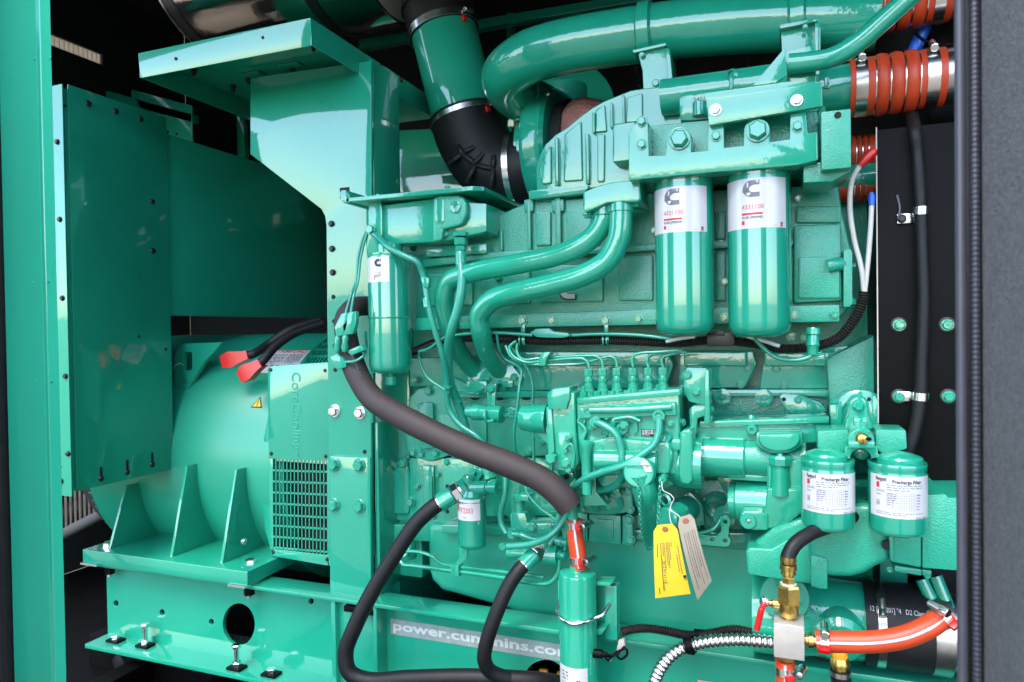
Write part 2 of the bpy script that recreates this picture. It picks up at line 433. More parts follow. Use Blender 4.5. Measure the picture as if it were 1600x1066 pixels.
# left end wall with a high vent slot and a low louvred opening
vs0 = VX(78, 56, XL); vs1 = VX(161, 95, XL)
zs1, zs0 = VX(120, 68, XL).z, VX(120, 86, XL).z
yl0, yl1, zl0, zl1 = 1.2, 2.3, .55, 1.05
for nm, a in (('end_wall', (1.0, YB, zs1, ZT)), ('end_wall', (1.0, YB, zl1, zs0)), ('end_wall', (vs1.y, YB, zs0, zs1)), ('end_wall', (1.0, yl0, ZF, zl1)), ('end_wall', (yl1, YB, ZF, zl1)), ('end_wall', (yl0, yl1, ZF, zl0))):
    bx(nm, XL-.02, XL, a[0], a[1], a[2], a[3], DARKL, en, 0)
bm = bmesh.new()
def bmbox(bm, x0, x1, y0, y1, z0, z1):
    r = bmesh.ops.create_cube(bm, size=1)
    for v in r['verts']: v.co = Vector((x0+(v.co.x+.5)*(x1-x0), y0+(v.co.y+.5)*(y1-y0), z0+(v.co.z+.5)*(z1-z0)))
for i in range(60):
    y = 1.0+i*(vs1.y-1.0)/60; bmbox(bm, XL-.018, XL-.014, y, y+.003, zs0, zs1)
for i in range(6):
    z = zs0+i*(zs1-zs0)/6; bmbox(bm, XL-.016, XL-.012, 1.0, vs1.y, z, z+.003)
mk('vent_mesh', fin(bm), SAND, en, kind='stuff')
bm = bmesh.new()
for i in range(52):
    y = yl0+i*(yl1-yl0)/52; bmbox(bm, XL-.02, XL+.005, y, y+.011, zl0, zl1)
mk('louvre_slats', fin(bm), SC, en, kind='stuff')
tube('drain_pipe', [VX(92, 838, XL+.10), VX(178, 795, XL+.10), VX(260, 760, XL+.10)], .022, GREYPVC, en)
# green roof beams and posts inside
for (a, b, m_) in (((80, 118, 2.3), (300, 178, 2.3), G), ((560, 62, 2.25), (1000, -12, 2.25), G), ((700, 118, 2.3), (1010, 58, 2.3), G)):
    A, B = V(*a), V(*b)
    pl('roof_beam', [(a[0], a[1]), (b[0], b[1]), (b[0], b[1]+14), (a[0], a[1]+14)], a[2], .04, m_, en)
for x, y0, y1 in ((797, 20, 200), (905, 110, 250), (375, 160, 250)):
    rb('roof_post', x-5, y0, x+6, y1, 2.6, .03, G, en)
pl('inner_partition', [(590, 205), (720, 200), (1000, 190), (1000, 330), (590, 330)], 2.45, .01, G, en)
pl('inner_partition', [(205, 140), (300, 165), (300, 330), (205, 330)], 2.30, .01, G, en)
# left door pillar
Xa, Xb, Xc, Xd = [V(x_, 533, .75).x for x_ in (9, 69, 73, 88)]
def vprism(name, xy, z0, z1, m, parent, b=.002):
    return mk(name, prism_me([Vector((x, y, z0)) for x, y in xy], Vector((0, 0, z1-z0)), b), m, parent)
pil = vprism('door_pillar', [(Xa, .75), (Xb, .75), (Xb+.0015, .7455), (Xc, .7455), (Xc+.0015, .75), (Xd, .753), (Xd-.006, .757), (Xd-.085, .805), (Xa, .81)], ZF, ZT, G, en, .0015)
for x, y in ((56, 92), (80, 91), (52, 442), (77, 440), (57, 596), (82, 596)):
    bolt(x-2, y+0, .75, 2.2, pil, G, 'socket', name='plug')
vprism('door_gasket', [(Xa-.02, .74), (Xa-.003, .74), (Xa-.003, .77), (Xa-.02, .77)], ZF, ZT, RB, en, .006)


# ------------------------------------------------------------------ open door on the right, seen edge on
dr = thing('enclosure_door', 'open enclosure door lined with dark grey acoustic foam and ribbed rubber seal', 'door')
YD = .80
def xat(px): return V(px, 533, YD).x
xd = xat(1536)
bx('foam_lining', xd, xd+.05, -.12, YD+.008, .40, 2.30, FOAM, dr, .004)
bx('door_skin', xd+.05, xd+.056, -.14, YD+.03, .36, 2.36, G, dr, .002)
bx('edge_channel', xat(1509), xd+.05, YD+.012, YD+.022, .38, 2.34, BOLTK, dr, .003)
xm = (xat(1493)+xat(1511))/2; rm = (xat(1511)-xat(1493))/2
tube('edge_trim', [Vector((xm, YD, .36)), Vector((xm, YD, 1.3)), Vector((xm, YD, 2.36))], rm, TRIM, dr, segs=16)
xm2 = (xat(1517)+xat(1533))/2; rm2 = (xat(1533)-xat(1517))/2
loom('rubber_seal', [Vector((xm2, YD, .36)), Vector((xm2, YD, 1.3)), Vector((xm2, YD, 2.36))], rm2, TRIMD, dr, pitch=.005, amp=.0004)

# ================================================================== BASE RAIL
rail = thing('base_rail', 'green steel channel base rail with round cut-outs and a web address decal', 'base rail')
ZR = .697; ZB = .470; Xr0, Xr1 = -1.878, .60
XS = V(515, 936, 1.45).x
bx('top_flange', Xr0, Xr1, 1.45, 1.525, ZR-.010, ZR, G, rail, .002)
bx('bottom_flange', Xr0+.01, Xr1, 1.425, 1.62, ZB-.012, ZB, G, rail, .002)
def Wp(x, z, Y=1.50):   # world point -> pixel (for outlines drawn true to the world axes)
    d = Vector((x, Y, z))-CAM; k = d.dot(fw); return (800+F*d.dot(rt)/k, 533-F*d.dot(up)/k)
zt, zb_ = ZR-.008, ZB-.004
holes = [circ(373, 976, 25, 32, ry=33), circ(852, 1064, 33, 28)]+[circ(x, y, 4, 12, ry=5) for x, y in ((181, 943), (253, 957), (330, 972), (486, 940))]
xw = V(167, 930, 1.5).x
holed('web', [Wp(xw, zt), Wp(.6, zt), Wp(.6, zb_), Wp(xw, zb_)], holes, 1.50, .012, G, rail)
bx('stiffener', XS, XS+.012, 1.455, 1.50, ZB, ZR-.01, G, rail, .001)
x2 = V(583, 970, 1.455).x; bx('stiffener', x2, x2+.01, 1.455, 1.5, ZB, ZR-.01, G, rail, .001)
bx('web_stub', XS+.012, x2, 1.47, 1.482, ZB, ZR-.012, G, rail, .001)
rb('shim', 537, 950, 582, 959, 1.452, .03, BK, rail, .001)
bx('cross_member', XS+.02, XS+.10, 1.62, 2.4, .50, .69, G, rail, .003)
bx('far_rail', Xr0, Xr1, 2.25, 2.32, ZB, ZR, G, rail, .003)
# decal
Pm = plane_map(V(610, 966, 1.4985), (1, 0, 0), (0, 0, 1), (0, -1, 0))
wdec = V(905, 1006, 1.4985).x-V(610, 966, 1.4985).x; hdec = .039
dec = mk('decal', strip_me(lambda u, v, l: Pm(u, v-hdec, l), 0, 0, wdec, hdec, 2, .0005), STRIP, rail)
P = Print(lambda u, v, l: Pm(u, v-hdec, l)); P.text('power.cummins.com', .006, .0125, .0315, STRIPL, .0012, bold=.028, width=wdec*.965); P.build(dec, 'lettering')
q = V(1090, 1062, 1.4985)
mk('decal', strip_me(plane_map(q, (1, 0, 0), (0, 0, 1), (0, -1, 0)), 0, -.04, .06, 0, 2, .0005), PINK, rail)
# hold-down bolts standing on the lower flange
def hold_down(px, py, tall, label):
    t = thing('hold_down_bolt', label, 'bolt', 'zinc bolts along the lower rail flange')
    p = VZ(px, py, ZB); s = 1.
    mk('clamp_plate', bx_me(-.022, .022, -.016, .016, 0, .007, .0015), BK, t, loc=p)
    hexa('nut', p+Vector((0, 0, .006)), (0, 0, 1), .0125, .012, ZN, t)
    if tall:
        lathe('shank', p+Vector((0, 0, .016)), (0, 0, 1), [(0, .0065), (.045, .0065)], ZN, t, segs=14)
        hexa('head', p+Vector((0, 0, .055)), (0, 0, 1), .0125, .009, ZN, t)
    return t
hold_down(181, 1002, False, 'low zinc nut on black pad at the free end of the lower rail flange')
hold_down(227, 1010, True, 'tall zinc jacking bolt on lower flange, below the two smallest web holes')
hold_down(370, 1045, True, 'tall zinc jacking bolt on lower flange, under the large round hole')
hold_down(424, 1055, False, 'low zinc nut on black pad beside the post foot')
# dark plinth beams under the rail
pb = thing('plinth_frame', 'black steel mounting beams under the green rail', 'frame')
for i, x in enumerate((-1.75, -1.45, -1.15)):
    bx('beam', x, x+.06, 1.05, 1.75, ZF, ZF+.06, BK, pb, .004)
bx('beam', -1.95, .6, 1.50, 1.60, ZF, ZB-.014, BK, pb, .004)
an = thing('anti_vibration_mount', 'black rubber mount bolted under the rail beside the plinth', 'mount')
p = VZ(205, 1040, ZF+.0); lathe('rubber_body', p, (0, 0, 1), [(0, .045), (.03, .05), (.05, .045), (.06, .03)], RB, an)
lathe('stud', p+Vector((0, 0, .06)), (0, 0, 1), [(0, .01), (.03, .01)], ZN, an, segs=12)

# ================================================================== ALTERNATOR
al = thing('alternator', 'green barrel shaped alternator with gusseted foot and slotted cooling cover', 'alternator')
AY, AZ, AR = 1.94, .965, .385
ax0, ax1 = -2.02, V(423, 650, 1.56).x
A0 = Vector((0, AY, AZ))
barrel = lathe('barrel', Vector((ax0, AY, AZ)), (1, 0, 0), [(0, AR-.01), (.01, AR), (ax1-ax0-.012, AR), (ax1-ax0, AR-.006)], GB, al, segs=96)
lathe('end_ring', Vector((ax1, AY, AZ)), (1, 0, 0), [(0, AR-.02), (.001, AR-.012), (.03, AR-.012), (.03, AR-.03)], G, al, segs=72)
lathe('end_bracket', Vector((ax0-.16, AY, AZ)), (1, 0, 0), [(0, .15), (.005, .22), (.06, .30), (.11, AR-.03), (.159, AR-.012)], G, al, segs=72)
bm = bmesh.new()
for k in range(44):
    a = R(180+k*4.1)
    for j in range(5):
        x = ax0-.14+j*.026; r = AR-.03-.012*(4-j)
        bmbox(bm, x, x+.024, AY+r*math.cos(a)-.008, AY+r*math.cos(a)+.004, AZ+r*math.sin(a)-.008, AZ+r*math.sin(a)+.008)
mk('end_grille', fin(bm), HOLE, al, kind='stuff')
# foot plate and gussets
zf0, zf1 = .703, .740; fx0, fx1 = V(139, 860, 1.45).x, V(395, 895, 1.45).x
bx('foot_plate', fx0, fx1, 1.43, 1.70, zf0, zf1, G, al, .002)
for x, y, top in ((176, 858, 757), (272, 870, 727), (350, 884, 733)):
    p = V(x, y, 1.475); gx = p.x; ztop = V(x+8, top, 1.52).z
    prof = [(1.46, zf1-.002)]; ytop = AY-math.sqrt(max(.001, AR**2-(ztop-AZ)**2))
    prof += [(min(1.52, ytop-.005), ztop)]
    for i in range(9):
        z = ztop+(zf1-ztop)*i/8; prof.append((AY-math.sqrt(max(.001, AR**2-(z-AZ)**2))+.01, z))
    prof[-1] = (prof[-1][0], zf1-.002)
    mk('gusset', prism_me([Vector((gx, a, b)) for a, b in prof], Vector((.009, 0, 0)), .0015), G, al)
bolt(V(383, 886, 1.47)+Vector((0, .02, 0)), 0, 0, .019, al, ZN, axis=(0, 0, 1)); bolt(Vector((fx0+.05, 1.475, zf1)), 0, 0, .019, al, ZN, axis=(0, 0, 1))
for x in (fx0+.05, fx1-.035):
    lathe('stud_end', Vector((x, 1.475, zf0-.05)), (0, 0, 1), [(0, .008), (.05, .008)], ZN, al, segs=12); lathe('stud_nut', Vector((x, 1.475, zf0-.042)), (0, 0, 1), [(0, .014), (.02, .014)], BK, al, segs=6)
bx('shim', fx0-.004, fx0+.06, 1.425, 1.50, .6975, .7025, ZN, al, 0); bx('shim', fx1-.06, fx1-.005, 1.425, 1.50, .6975, .7025, ZN, al, 0)
bolt(V(357, 845, 1.50), 0, 0, .010, al, ZN, axis=(1, -.3, 0)); bolt(V(381, 846, 1.51), 0, 0, .009, al, ZN, axis=(1, -.3, 0))
# lifting lug
holed('lifting_lug', [(274, 638), (273, 556), (277, 544), (286, 537), (346, 535), (334, 550), (318, 566), (306, 586), (292, 612), (280, 636)], [rr(286, 550, 300, 579, 4)], 1.625, .016, G, al, .001)
tube('wire_tie', [(270, 576, 1.62), (276, 570, 1.615), (283, 568, 1.618), (287, 572, 1.63)], .0012, WHT, al, segs=6)
# adapter drum with slots
dx0, dx1 = ax1+.01, V(572, 560, 1.62).x
DR = AR+.004
lathe('drum_shade_core', Vector((dx0, AY, AZ)), (1, 0, 0), [(0, DR-.05), (dx1-dx0, DR-.05)], HOLE, al, segs=48)  # near-black cylinder stands in for the shade inside the slotted drum
bm = bmesh.new(); X0 = max(ax1+.012, V(446, 540, 1.72).x); X1 = dx1
for k in range(9):
    a0, a1 = R(88+k*5.2), R(88+k*5.2+1.25)
    c = [(AY+DR*math.cos(a)*1, AZ+DR*math.sin(a)) for a in (a0, a1)]; ci = [(AY+(DR-.004)*math.cos(a), AZ+(DR-.004)*math.sin(a)) for a in (a0, a1)]
    v = [bm.verts.new((x, y, z)) for x in (X0, X1) for y, z in (c[0], c[1], ci[1], ci[0])]
    for f in ((0, 1, 5, 4), (1, 2, 6, 5), (2, 3, 7, 6), (3, 0, 4, 7)): bm.faces.new([v[i] for i in f])
n = max(8, int((X1-X0)/.0115))
for j in range(n):
    x = X0+(X1-X0)*j/n; pr = []
    for k in range(17):
        a = R(86+k*3); pr.append((AY+DR*math.cos(a), AZ+DR*math.sin(a), AY+(DR-.004)*math.cos(a), AZ+(DR-.004)*math.sin(a)))
    for q0, q1 in zip(pr, pr[1:]):
        v = [bm.verts.new((xx, y, z)) for xx in (x, x+.0045) for (y, z) in ((q0[0], q0[1]), (q1[0], q1[1]))]
        bm.faces.new((v[0], v[1], v[3], v[2]))
        v2 = [bm.verts.new((x+.0045, y, z)) for (y, z) in ((q0[0], q0[1]), (q1[0], q1[1]), (q1[2], q1[3]), (q0[2], q0[3]))]; bm.faces.new(v2)
mk('drum_grille', fin(bm), G, al, kind='stuff')
bm = bmesh.new(); pr = None
for k in range(14):
    a = R(134+k*3.1); q = [bm.verts.new((x, AY+r_*math.cos(a), AZ+r_*math.sin(a))) for x, r_ in ((X0, DR), (X1, DR), (X1, DR-.005), (X0, DR-.005))]
    if pr:
        for j in range(4): bm.faces.new((pr[j], pr[(j+1) % 4], q[(j+1) % 4], q[j]))
    pr = q
mk('drum_skin', fin(bm), G, al)
lathe('drum_band', Vector((ax1+.0, AY, AZ)), (1, 0, 0), [(0, DR-.03), (.002, DR+.002), (X0-ax1-.001, DR+.002), (X0-ax1+.001, DR-.006)], G, al, segs=96)
# flat side cover with lettering and slots
YC = 1.545
cover = pl('side_cover', [(418, 577), (424, 572), (513, 566), (516, 570), (516, 720), (420, 717)], YC, .004, G, al, .0008)
for pts_ in ([(420, 716), (426, 716), (427, 868), (423, 865)], [(511, 719), (516, 719), (516, 884), (512, 884)], [(423, 860), (426, 858), (514, 868), (514, 884), (512, 884), (426, 869)]): pl('grille_frame', pts_, YC+.0004, .004, G, cover, .0005)
bm = bmesh.new()
def bar(x0, y0, x1, y1, w, horiz):
    c_ = [V(x0, y0, YC+.001), V(x1, y1, YC+.001)]; e_ = Vector((0, 0, w)) if horiz else Vector((w, 0, 0))
    v_ = [bm.verts.new(q_+s_*e_+Vector((0, d_, 0))) for d_ in (0, .002) for q_, s_ in ((c_[0], -.5), (c_[1], -.5), (c_[1], .5), (c_[0], .5))]
    for f_ in ((0, 1, 2, 3), (7, 6, 5, 4), (0, 4, 5, 1), (1, 5, 6, 2), (2, 6, 7, 3), (3, 7, 4, 0)): bm.faces.new([v_[i_] for i_ in f_])
for k in range(15): bar(431+k*5.75, 716, 431.5+k*5.75, 868, .0024, False)
for k in range(8): bar(422, 735+k*17.2, 514, 737.5+k*17.9, .0050, True)
mk('grille', fin(bm), G, cover, kind='stuff')
rb('cover_shade_sheet', 421, 580, 512, 866, YC+.09, .01, HOLE, cover, 0)  # near-black sheet painted as the shaded interior behind the grille
pl('cover_side', [(418, 577), (423, 866), (426, 869), (421, 575)], YC+.004, .10, G, cover, .001)
pl('cover_bulge', [(419, 645), (424, 700), (424, 866), (414, 830), (408, 770), (409, 700)], YC+.02, .10, G, cover, .004)
for x, y in ((423, 578), (508, 579), (424, 709), (509, 713), (427, 863), (511, 874)): bolt(x, y, YC, 3.0, cover, BOLTK, 'dome')
P = Print(plane_map(V(458, 581, YC), (1, 0, 0), (0, 0, 1), (0, -1, 0)))
q0, q1 = V(458, 581, YC), V(458, 702, YC)
emboss('raised_lettering', 'CoreCooling', q0+Vector((-.004, 0, 0)), R(-90), abs(q1.z-q0.z), .040, .0012, G, cover); emboss('raised_lettering', 'TM', q1+Vector((.012, 0, -.004)), R(-90), .014, .010, .0015, G, cover)
# rating sticker on the barrel
def bar_map(px, py):
    d = ray(px, py); o = CAM; a = d.y**2+d.z**2; b = 2*(d.y*(o.y-AY)+d.z*(o.z-AZ)); c = (o.y-AY)**2+(o.z-AZ)**2-AR**2
    t = (-b-math.sqrt(max(0, b*b-4*a*c)))/(2*a); q = o+d*t; th = math.atan2(q.z-AZ, -(q.y-AY))
    return q.x, th
sx, sth = bar_map(400, 583); sx1, sth1 = bar_map(444, 548)
fb = lambda u, v, l: Vector((sx+u, AY-(AR+l)*math.cos(sth+v/AR), AZ+(AR+l)*math.sin(sth+v/AR)))
SWd, SHt = .135, (sth1-sth)*AR
vs = []; fs = []
for j in range(9):
    for u in (0, SWd): vs.append(fb(u, SHt*j/8, .0008))
for j in range(8): fs.append((2*j, 2*j+1, 2*j+3, 2*j+2))
me = bpy.data.meshes.new('st'); me.from_pydata(vs, [], fs); me.update(); stk = mk('rating_sticker', me, mat('pale_sticker', (.62, .62, .66), .4), al)
P = Print(fb); P.text('STAMFORD', .004, SHt*.86, .022, REDI, .0014, sx=1, bold=.02, width=SWd*.92); P.scribble(.01, SHt*.35, SWd*.5, SHt*.8, 7, INKG, 3, lift=.0014); P.scribble(SWd*.55, SHt*.4, SWd*.95, SHt*.82, 8, INKG, 4, lift=.0014)
for k in range(4): P.rect(.015+.02*k, SHt*.24, .027+.02*k, SHt*.31, INK, .0014)
P.text('STAMFORD', .05, SHt*.12, .008, REDI, .0014); P.scribble(.05, .006, .09, SHt*.1, 2, INKG, 5, lift=.0014); P.build(stk, 'lettering')
# warning triangle
wx, wt = bar_map(392, 637); fb2 = lambda u, v, l: Vector((wx+u, AY-(AR+l)*math.cos(wt+v/AR), AZ+(AR+l)*math.sin(wt+v/AR)))
P = Print(fb2); P.poly([(0, 0), (.040, 0), (.020, .034)], INK, .001); P.poly([(.005, .003), (.035, .003), (.020, .0285)], ORNG if False else YEL, .0014)
P.rect(.0188, .010, .0212, .022, INK, .0018); P.rect(.0186, .0055, .0214, .008, INK, .0018); P.build(al, 'warning_sign')
# output cables with red terminal boots
for lab, pts_, tip, seed in (('black battery cable with red terminal boot, upper of the pair on the alternator', [(500, 500, 1.72), (455, 515, 1.66), (420, 538, 1.62), (396, 553, 1.575), (384, 556, 1.565)], (348, 566), 1),
                        ('black battery cable with red terminal boot, lower of the pair on the alternator', [(505, 505, 1.70), (462, 520, 1.64), (432, 540, 1.59), (414, 560, 1.555), (404, 571, 1.545)], (376, 590), 2)):
    cb = thing('battery_cable', lab, 'cable', 'battery cables lying on the alternator')
    tube('cable', pts_, .0125, RB, cb)
    a = V(*pts_[-1]); b = V(tip[0], tip[1], pts_[-1][2]-.01); d = (b-a).normalized(); a -= d*.012
    L_ = (b-a).length; side = d.cross(Vector((0, 1, 0))).normalized(); nn = d.cross(side)
    bm = bmesh.new(); rings = []
    for t, w, h in ((0, .012, .012), (.2, .014, .013), (.66, .023, .014), (1, .017, .008)):
        rings.append([bm.verts.new(a+d*(L_*t)+side*(w*i)+nn*(h*j)) for i, j in ((-1, -1), (1, -1), (1, 1), (-1, 1))])
    for r0, r1 in zip(rings, rings[1:]):
        for k in range(4): bm.faces.new((r0[k], r0[(k+1) % 4], r1[(k+1) % 4], r1[k]))
    bm.faces.new(rings[0]); bm.faces.new(rings[-1]); bev(bm, .003)
    mk('terminal_boot', fin(bm), RED, cb)

# ================================================================== CONTROL BOX AND INNER PANEL
cbx = thing('control_box', 'tall green sheet metal control box with black bolts beside the pillar', 'control box')
CX, CY0, CY1 = -1.667, 1.25, 1.565; cz0, cz1 = .958, 1.972
bx('side_panel', CX-.003, CX, CY0+.012, CY1, cz0, cz1+.012, G, cbx, .001)
bx('box_body', CX-.40, CX-.004, CY0+.002, CY1-.003, cz0+.002, cz1, G, cbx, .002)
bx('front_panel', CX-.40, CX+.0, CY0-.004, CY0+.0, cz0-.01, cz1+.008, G, cbx, .001)
for x, y in ((138, 162), (181, 174), (220, 186), (238, 315), (239, 392), (158, 748), (199, 738), (238, 726)):
    p = VX(x, y, CX); bolt(p, 0, 0, .0082, cbx, BOLTK, 'dome', axis=(1, 0, 0))
for x, y in ((158, 737), (199, 726), (238, 714)):
    p = VX(x, y, CX); bx('slot', CX-.001, CX+.0006, p.y-.004, p.y+.004, p.z-.014, p.z+.012, HOLE, cbx, 0)
for x, y in ((217, 526), (259, 546), (101, 165)):
    p = VX(x, y, CX); bolt(p, 0, 0, .004, cbx, HOLE, 'socket', axis=(1, 0, 0), name='hole')
for x, y in ((90, 222), (94, 343), (98, 466), (103, 588), (107, 709), (96, 752)):
    bolt(x, y, CY0-.004, 4.6, cbx, BOLTK)
for x, y in ((91, 690), (92, 703), (94, 716), (95, 729)): bolt(x, y, CY0-.004, 2.6, cbx, G, 'dome', name='rivet')
ip = thing('inner_panel', 'plain green sheet panel over the alternator, behind the control box', 'panel')
q0 = VX(257, 208, CX-.006); q1 = VX(398, 244, CX-.006); qb = VX(265, 491, CX-.006)
bx('sheet', CX-.012, CX-.006, CY1+.006, 2.62, qb.z, q0.z, G, ip, .001)
bx('bottom_lip', CX-.03, CX-.0045, CY1+.008, 2.62, qb.z-.004, qb.z-.001, G, ip, .0005)
bx('edge_lip', CX-.010, CX-.002, CY1+.002, CY1+.006, qb.z, q0.z+.004, G, ip, .001)
for x, y in ((262, 206), (276, 209), (265, 488)): bolt(VX(x, y, CX-.006), 0, 0, .004, ip, BOLTK, 'dome', axis=(1, 0, 0))

# ================================================================== SHELF BRACKET (post and tray)
sb = thing('shelf_bracket', 'tall green post carrying a folded sheet metal tray above the alternator', 'bracket')
YP = 1.49
post = pl('post', [(391, 122), (580, 95), (580, 300), (583, 520), (583, 660), (580, 662), (581, 946), (516, 934), (512, 560), (510, 352), (508, 338), (502, 327), (391, 241)], YP, .012, G, sb, .0015)
xps = V(580, 300, YP).x
bx('post_flange', xps-.008, xps+.002, YP+.011, 1.63, V(590, 313, 1.56).z-.0, 2.02, G, sb, .002)
bx('post_flange', xps-.010, xps+.0, YP+.011, 1.60, .70, V(590, 660, 1.5).z, G, sb, .002)
pl('doubler_plate', [(516, 713), (578, 716), (580, 944), (516, 932)], YP-.008, .009, G, sb, .0015)
for x, y in ((518, 350), (519, 389), (520, 426)): bolt(x, y, YP, 5.2, sb, BOLTK)
for x, y in ((521, 464), (522, 502), (523, 541), (570, 706), (524, 578)): bolt(x, y, YP, 3.2, sb, HOLE, 'socket', name='hole')
for x, y in ((523, 642), (563, 645)): bolt(x, y, YP, 10.5, sb, ZN)
for x, y in ((522, 726), (562, 727), (522, 789), (562, 791)): bolt(x, y, YP-.008, 11, sb, GE)
rb('slot', 531, 293, 546, 310, YP-.0006, .004, HOLE, sb, 0)
# tray
tz1, tz0 = 2.045, 1.986; tx0, tx1, ty0, ty1 = -1.472, -.962, 1.30, 2.05
bx('tray_top', tx0+.003, tx1-.003, ty0+.003, ty1, tz1-.004, tz1-.001, G, sb, .001)
lipf = mk('front_lip', prism_me([Vector((tx0, ty0, tz1)), Vector((tx1, ty0, tz1)), Vector((tx1, ty0+.005, tz0)), Vector((tx0, ty0+.005, tz0))], Vector((0, .003, 0)), .001), G, sb)
bx('side_lip', tx1-.003, tx1, ty0+.0035, ty1, tz0, tz1, G, sb, .001); bx('side_lip', tx0, tx0+.003, ty0+.0035, ty1, tz0, tz1, G, sb, .001)
for x, y in ((275, 92), (411, 59)): bolt(x, y, ty0+.0025, 2.6, lipf, HOLE, 'socket', name='hole')
for x, y in ((595, 105), (627, 125)): bolt(VX(x, y, tx1), 0, 0, .0075, sb, BOLTK, 'dome', axis=(1, 0, 0))
for x, y in ((303, 108), (364, 134), (388, 121), (457, 106), (490, 69)):
    p = VZ(x, y, tz1-.006); lathe('bolt_tip', p, (0, 0, -1), [(0, .008), (.004, .008), (.018, .004)], BOLTK, sb, segs=10)
for x, y in ((395, 116), (455, 102)):
    p = VZ(x, y, tz1-.006); mk('angle_cleat', bx_me(-.03, .03, -.016, .016, -.004, 0, .001), G, sb, loc=p)

# ================================================================== EXHAUST SILENCER
es = thing('exhaust_silencer', 'polished steel exhaust silencer with dark straps above the shelf tray', 'silencer')
EY, ER = 1.86, .27; EZ = V(300, -35, EY).z
ex0 = V(232, 10, EY-.25).x; ex1 = V(540, 20, EY-.25).x
lathe('wrap', Vector((ex0, EY, EZ)), (1, 0, 0), [(0, ER-.012), (.004, ER), (ex1-ex0-.004, ER), (ex1-ex0, ER-.01)], SILV, es, segs=96)
lathe('rim', Vector((ex0-.006, EY, EZ)), (1, 0, 0), [(0, ER-.02), (0, ER+.003), (.008, ER+.003), (.008, ER-.02)], ZN, es, segs=72)
for x in (272, 468):
    xx = V(x, 30, EY-.16).x; lathe('strap', Vector((xx, EY, EZ)), (1, 0, 0), [(0, ER), (0, ER+.003), (.035, ER+.003), (.035, ER)], SBAND, es, segs=72, cap=False)
    p = Vector((xx+.018, EY-ER*.86, EZ-ER*.51)); mk('strap_buckle', bx_me(-.02, .02, -.006, .006, -.006, .006, .001), ZN, es, loc=p)
lathe('end_gasket', Vector((ex1, EY, EZ)), (1, 0, 0), [(0, ER-.006), (.03, .205), (.05, .195), (.075, .195), (.082, .185), (.083, .10)], CREAM, es, segs=72)
lathe('outlet_neck', Vector((ex1+.04, EY, EZ)), (1, 0, 0), [(0, .11), (.22, .11)], BK, es, segs=40)

# ================================================================== AIR INTAKE
YI = 1.80
a, b = V(694, 52, YI), V(728, 186, YI); axd = (b-a).normalized(); ri = 52*S(710, 120, YI)
L_ = (b-a).length
slv = thing('rubber_sleeve', 'black rubber sleeve on top of the green intake pipe', 'hose')
tube('sleeve', [(668, -60, YI), (682, 0, YI), a, a+axd*.004], ri+.006, RB, slv, segs=40)
lathe('bead', a-axd*.09, axd, [(0, ri+.004), (.004, ri+.011), (.010, ri+.011), (.014, ri+.004)], RB, slv, segs=40, cap=False)
tag(lathe('intake_pipe', a-axd*.03, axd, [(0, ri-.004), (0, ri), (L_+.06, ri), (L_+.06, ri-.004)], G, segs=64), 'straight green air intake pipe between two black rubber hoses', 'pipe')
clamp('hose_clamp', 'steel band clamp with red tell-tale at the top of the green intake pipe', a-axd*.006, axd, ri+.0075, .020, (1, -.4, .3), red=(1, -.6, 0))
elb = thing('rubber_elbow', 'black ribbed rubber elbow under the green intake pipe', 'hose')
EP = [b-axd*.012, b+axd*.02, V(741, 222, YI+.0), V(762, 252, YI), V(792, 268, YI), V(822, 263, YI+.01)]
tube('elbow', EP, ri+.006, RB, elb, segs=44)
lathe('bead', b-axd*.012, axd, [(0, ri+.004), (.002, ri+.011), (.007, ri+.011), (.009, ri+.004)], RB, elb, segs=40, cap=False)
for (x0, y0), (x1, y1) in (((716, 229), (724, 243)), ((722, 240), (741, 230)), ((702, 256), (722, 241)), ((736, 262), (756, 240)), ((722, 240), (742, 256)), ((744, 258), (768, 264)), ((770, 266), (772, 244)), ((730, 285), (742, 260)), ((768, 292), (771, 264))):
    Yr = YI-ri-.012
    tube('moulded_rib', [V(x0, y0, Yr+.012), V((x0+x1)/2, (y0+y1)/2, Yr+.004), V(x1, y1, Yr+.010)], .0075, RB, elb, segs=10, n=4)
clamp('hose_clamp', 'steel band clamp with red tell-tale between green intake pipe and rubber elbow', b, axd, ri+.0075, .020, (1, -.2, .4), red=(1, -.6, 0))
clamp('hose_clamp', 'steel band clamp joining rubber elbow to the turbocharger inlet', V(806, 266, YI), (1, .05, .02), ri+.0075, .016, (0, -.3, -1))
tube('blue_glint_dummy', [a, b], .001, RB) if False else None

# ================================================================== TURBOCHARGER
tc = thing('turbocharger', 'green turbocharger compressor housing with brown lagged exhaust side', 'turbocharger')
tp = V(838, 240, YI+.02)
lathe('inlet_ring', tp-Vector((.03, 0, 0)), (1, 0, 0), [(0, .090), (.002, .102), (.03, .105), (.05, .105)], GE, tc, segs=56)
lathe('compressor_cover', tp+Vector((.0, 0, .0)), (1, 0, 0), [(0, .10), (.004, .150), (.02, .160), (.06, .163), (.07, .155), (.072, .12), (.073, .08)], GE, tc, segs=72)
lathe('back_plate', tp+Vector((.075, 0, 0)), (1, 0, 0), [(0, .04), (.002, .125), (.03, .13), (.034, .06)], HOLE, tc, segs=56)  # hole-dark disc paints the shaded gap between compressor cover and band
lathe('v_band', tp+Vector((.115, 0, 0)), (1, 0, 0), [(0, .118), (.004, .126), (.014, .126), (.018, .118)], GE, tc, segs=56)
pl('inlet_clip', [(806, 216), (812, 212), (822, 211), (824, 214), (836, 215), (836, 235), (826, 236), (822, 240), (812, 240), (806, 235)], YI-.095, .03, GE, tc, .004)
